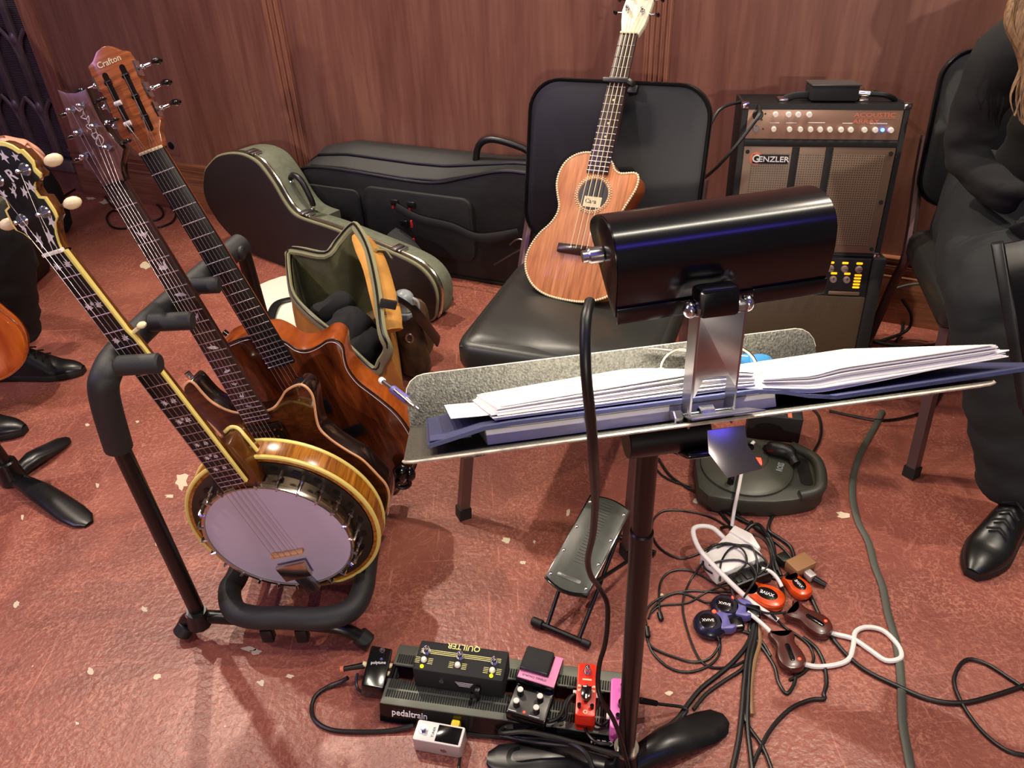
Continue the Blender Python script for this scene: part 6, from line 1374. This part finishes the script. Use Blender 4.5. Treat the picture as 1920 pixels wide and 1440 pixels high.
def hand(g, w_, d, sidev, mt='skinp'):
    d = V(d).normalized(); s = V(sidev).normalized(); n_ = d.cross(s)
    vs = [w_, w_ + d * .05, w_ + d * .085]; ed = [(0, 1), (1, 2)]; rd_ = [.026, (.038, .018), (.036, .016)]
    for i, (o_, L_) in enumerate(((-.030, .062), (-.010, .072), (.010, .068), (.028, .054))):
        b = len(vs); p = w_ + d * .088 + s * o_; vs += [p, p + d * L_ * .5 - n_ * .010, p + d * L_ * .85 - n_ * .030]; ed += [(2, b), (b, b + 1), (b + 1, b + 2)]; rd_ += [.0105, .009, .0075]
    b = len(vs); p = w_ + d * .03 - s * .035; vs += [p, p + d * .03 - s * .012 - n_ * .012, p + d * .055 - s * .010 - n_ * .024]; ed += [(0, b), (b, b + 1), (b + 1, b + 2)]; rd_ += [.014, .011, .009]
    return skin_body('hand', vs, ed, rd_, mt, g, 2)
hand(g, ha, (.75, -.55, -.15), (.3, .4, .9), 'cloth'); hand(g, haR, (-.6, -.6, -.2), (-.3, .5, .8))
shoe(g, toe, math.atan2(toe.y - aL.y, toe.x - aL.x)); t2 = V((aR.x - .05, aR.y - .2, 0)); shoe(g, t2, math.atan2(t2.y - aR.y, t2.x - aR.x))
# person at the left edge, only a trouser leg and shoe in view
toe2 = at(160, 700, 0)
g = Thing('person', 'person at the left edge, only a black trouser leg and black lace shoe visible', 'person', V((toe2.x - .35, toe2.y + .05, 0)))
ank = V((toe2.x - .185, toe2.y + .01, .11)); kn = at(2, 432, .48); hip = kn + V((-.40, .12, .05)); pel2 = hip + V((-.08, .08, 0))
kn2 = kn + V((-.15, -.32, 0)); an2 = kn2 + V((.02, .02, -.40)); hip2 = hip + V((-.06, -.20, 0))
skin_body('trousers', [pel2, hip, kn, (kn + ank) / 2, ank, hip2, kn2, an2], [(0, 1), (1, 2), (2, 3), (3, 4), (0, 5), (5, 6), (6, 7)], [(.16, .13), .10, .09, .085, .078, .10, .085, .075], 'cloth', g)
skin_body('black_top', [pel2, pel2 + V((-.02, 0, .3)), pel2 + V((0, 0, .5)), pel2 + V((.02, .2, .42)), pel2 + V((.15, .22, .18)), pel2 + V((.38, .10, .12)), pel2 + V((.02, -.2, .42)), pel2 + V((.15, -.24, .18)), pel2 + V((.36, -.12, .12))], [(0, 1), (1, 2), (2, 3), (3, 4), (4, 5), (2, 6), (6, 7), (7, 8)], [(.16, .13), .15, .12, .06, .05, .035, .06, .05, .035], 'cloth', g)
skin_body('head', [pel2 + V((0, 0, .55)), pel2 + V((0, 0, .62)), pel2 + V((.01, 0, .72)), pel2 + V((.01, 0, .80))], [(0, 1), (1, 2), (2, 3)], [.055, .052, .08, .075], 'skinp', g)
hand(g, pel2 + V((.38, .10, .12)), (.9, -.2, -.3), (.1, .9, .2)); hand(g, pel2 + V((.36, -.12, .12)), (.9, .2, -.3), (.1, .9, .2))
shoe(g, toe2, -.03); shoe(g, an2 + V((.17, -.02, -.11)), -.1)
# stool under that person
g = Thing('black_stool', 'black stool under the person at the left edge', 'stool', (pel2.x, pel2.y, 0))
g.part('seat', MB().cyl((pel2.x, pel2.y, .40), (pel2.x, pel2.y, .44), .17, n=28, bev=.01), 'matte')
for k in range(4): a = PI / 4 + k * PI / 2; g.part('leg', MB().cyl((pel2.x + .12 * math.cos(a), pel2.y + .12 * math.sin(a), .40), (pel2.x + .17 * math.cos(a), pel2.y + .17 * math.sin(a), 0), .012, n=10), 'tubeblk')
# orange bodied string instrument at the left edge
ci = aty(-78, 612, 1.62); FI = frame(ci, (.86, .35, .06), (-.25, .15, .95))
g = Thing('string_instrument', 'glossy orange sunburst wooden instrument body cut off by the left edge', 'string instrument', ci + V((0, 0, -.18)), FI)
half_ = [(0, -.150), (.05, -.145), (.095, -.120), (.118, -.075), (.116, -.03), (.098, .01), (.084, .045), (.084, .08), (.092, .115), (.082, .150), (.05, .175), (.015, .182)]
hp_ = half_ + [(-x, y) for x, y in half_[::-1][:-1]]
pz = [(p.x, p.y) for p in smooth([(x, y, 0) for x, y in hp_], 4, True)]
def arch(mb, z0, z1, n=7):
    N = len(pz); vs = []; fs = []
    for k in range(n):
        t = k / (n - 1); s = math.cos(t * PI / 2) if k < n - 1 else .0; z = z0 + (z1 - z0) * math.sin(t * PI / 2)
        vs += [(x * s, y * s, z) for x, y in pz]
    for k in range(n - 1): fs += [(k * N + i, k * N + (i + 1) % N, (k + 1) * N + (i + 1) % N, (k + 1) * N + i) for i in range(N)]
    return mb.add(vs, fs)
g.part('top', arch(MB(), .0, .016), 'sunburst'); g.part('back', arch(MB(), -.045, -.060), 'sunburst'); g.part('ribs', MB().prism([(x * .98, y * .98) for x, y in pz], -.045, .0), 'sunburst')
g.part('edge_binding', MB().tube([(x, y, 0) for x, y in pz], .0035, 8, closed=True), 'koaside')
g.part('neck', MB().box(-.016, .016, .16, .46, -.012, .010, .006), 'darkside'); g.part('scroll', MB().sph((0, .50, 0), .03, 12, (.7, 1.3, .8)), 'darkside'); g.part('bridge', MB().box(-.03, .03, -.012, -.006, .012, .035, .002), 'tanbind')
# dark items behind the banjo headstock
cb = at(110, 436, 0)
g = Thing('black_bag', 'rounded black bag standing behind the banjo headstock', 'bag', cb, T(cb))
g.part('body', MB().lathe([(0, .002), (.05, .002), (.075, .03), (.085, .10), (.082, .20), (.066, .27), (.04, .305), (0, .312)], (-.01, .0), 28), 'cloth'); g.part('flap', MB().tube(smooth([(.035, -.072, .09), (.05, -.066, .15), (.045, -.062, .22), (.03, -.05, .28)], 4), .012, 8, flat=.4), 'matte')
g.part('carry_loop', MB().tube(smooth([(-.05, 0, .28), (-.035, 0, .33), (.005, 0, .33), (.02, 0, .28)], 4), .007, 8), 'black')
cb = aty(-2, 395, 2.75)
g = Thing('grey_case', 'grey green hard case edge seen behind the banjo headstock at the left edge', 'instrument case', V((cb.x - .2, cb.y, 0)))
g.part('shell', MB().prism(rrect(-.38, .045, -.10, .12, .04, 4), 0, cb.z, .02), 'caseface', fr=T((cb.x, cb.y, 0))); g.part('lid', MB().prism(rrect(-.38, .045, -.10, .12, .04, 4), cb.z, cb.z + .05, .02), 'caseside', fr=T((cb.x, cb.y, 0))); g.part('handle', MB().box(-.18, -.1, -.12, -.098, cb.z - .03, cb.z - .01, .006), 'black', fr=T((cb.x, cb.y, 0)))
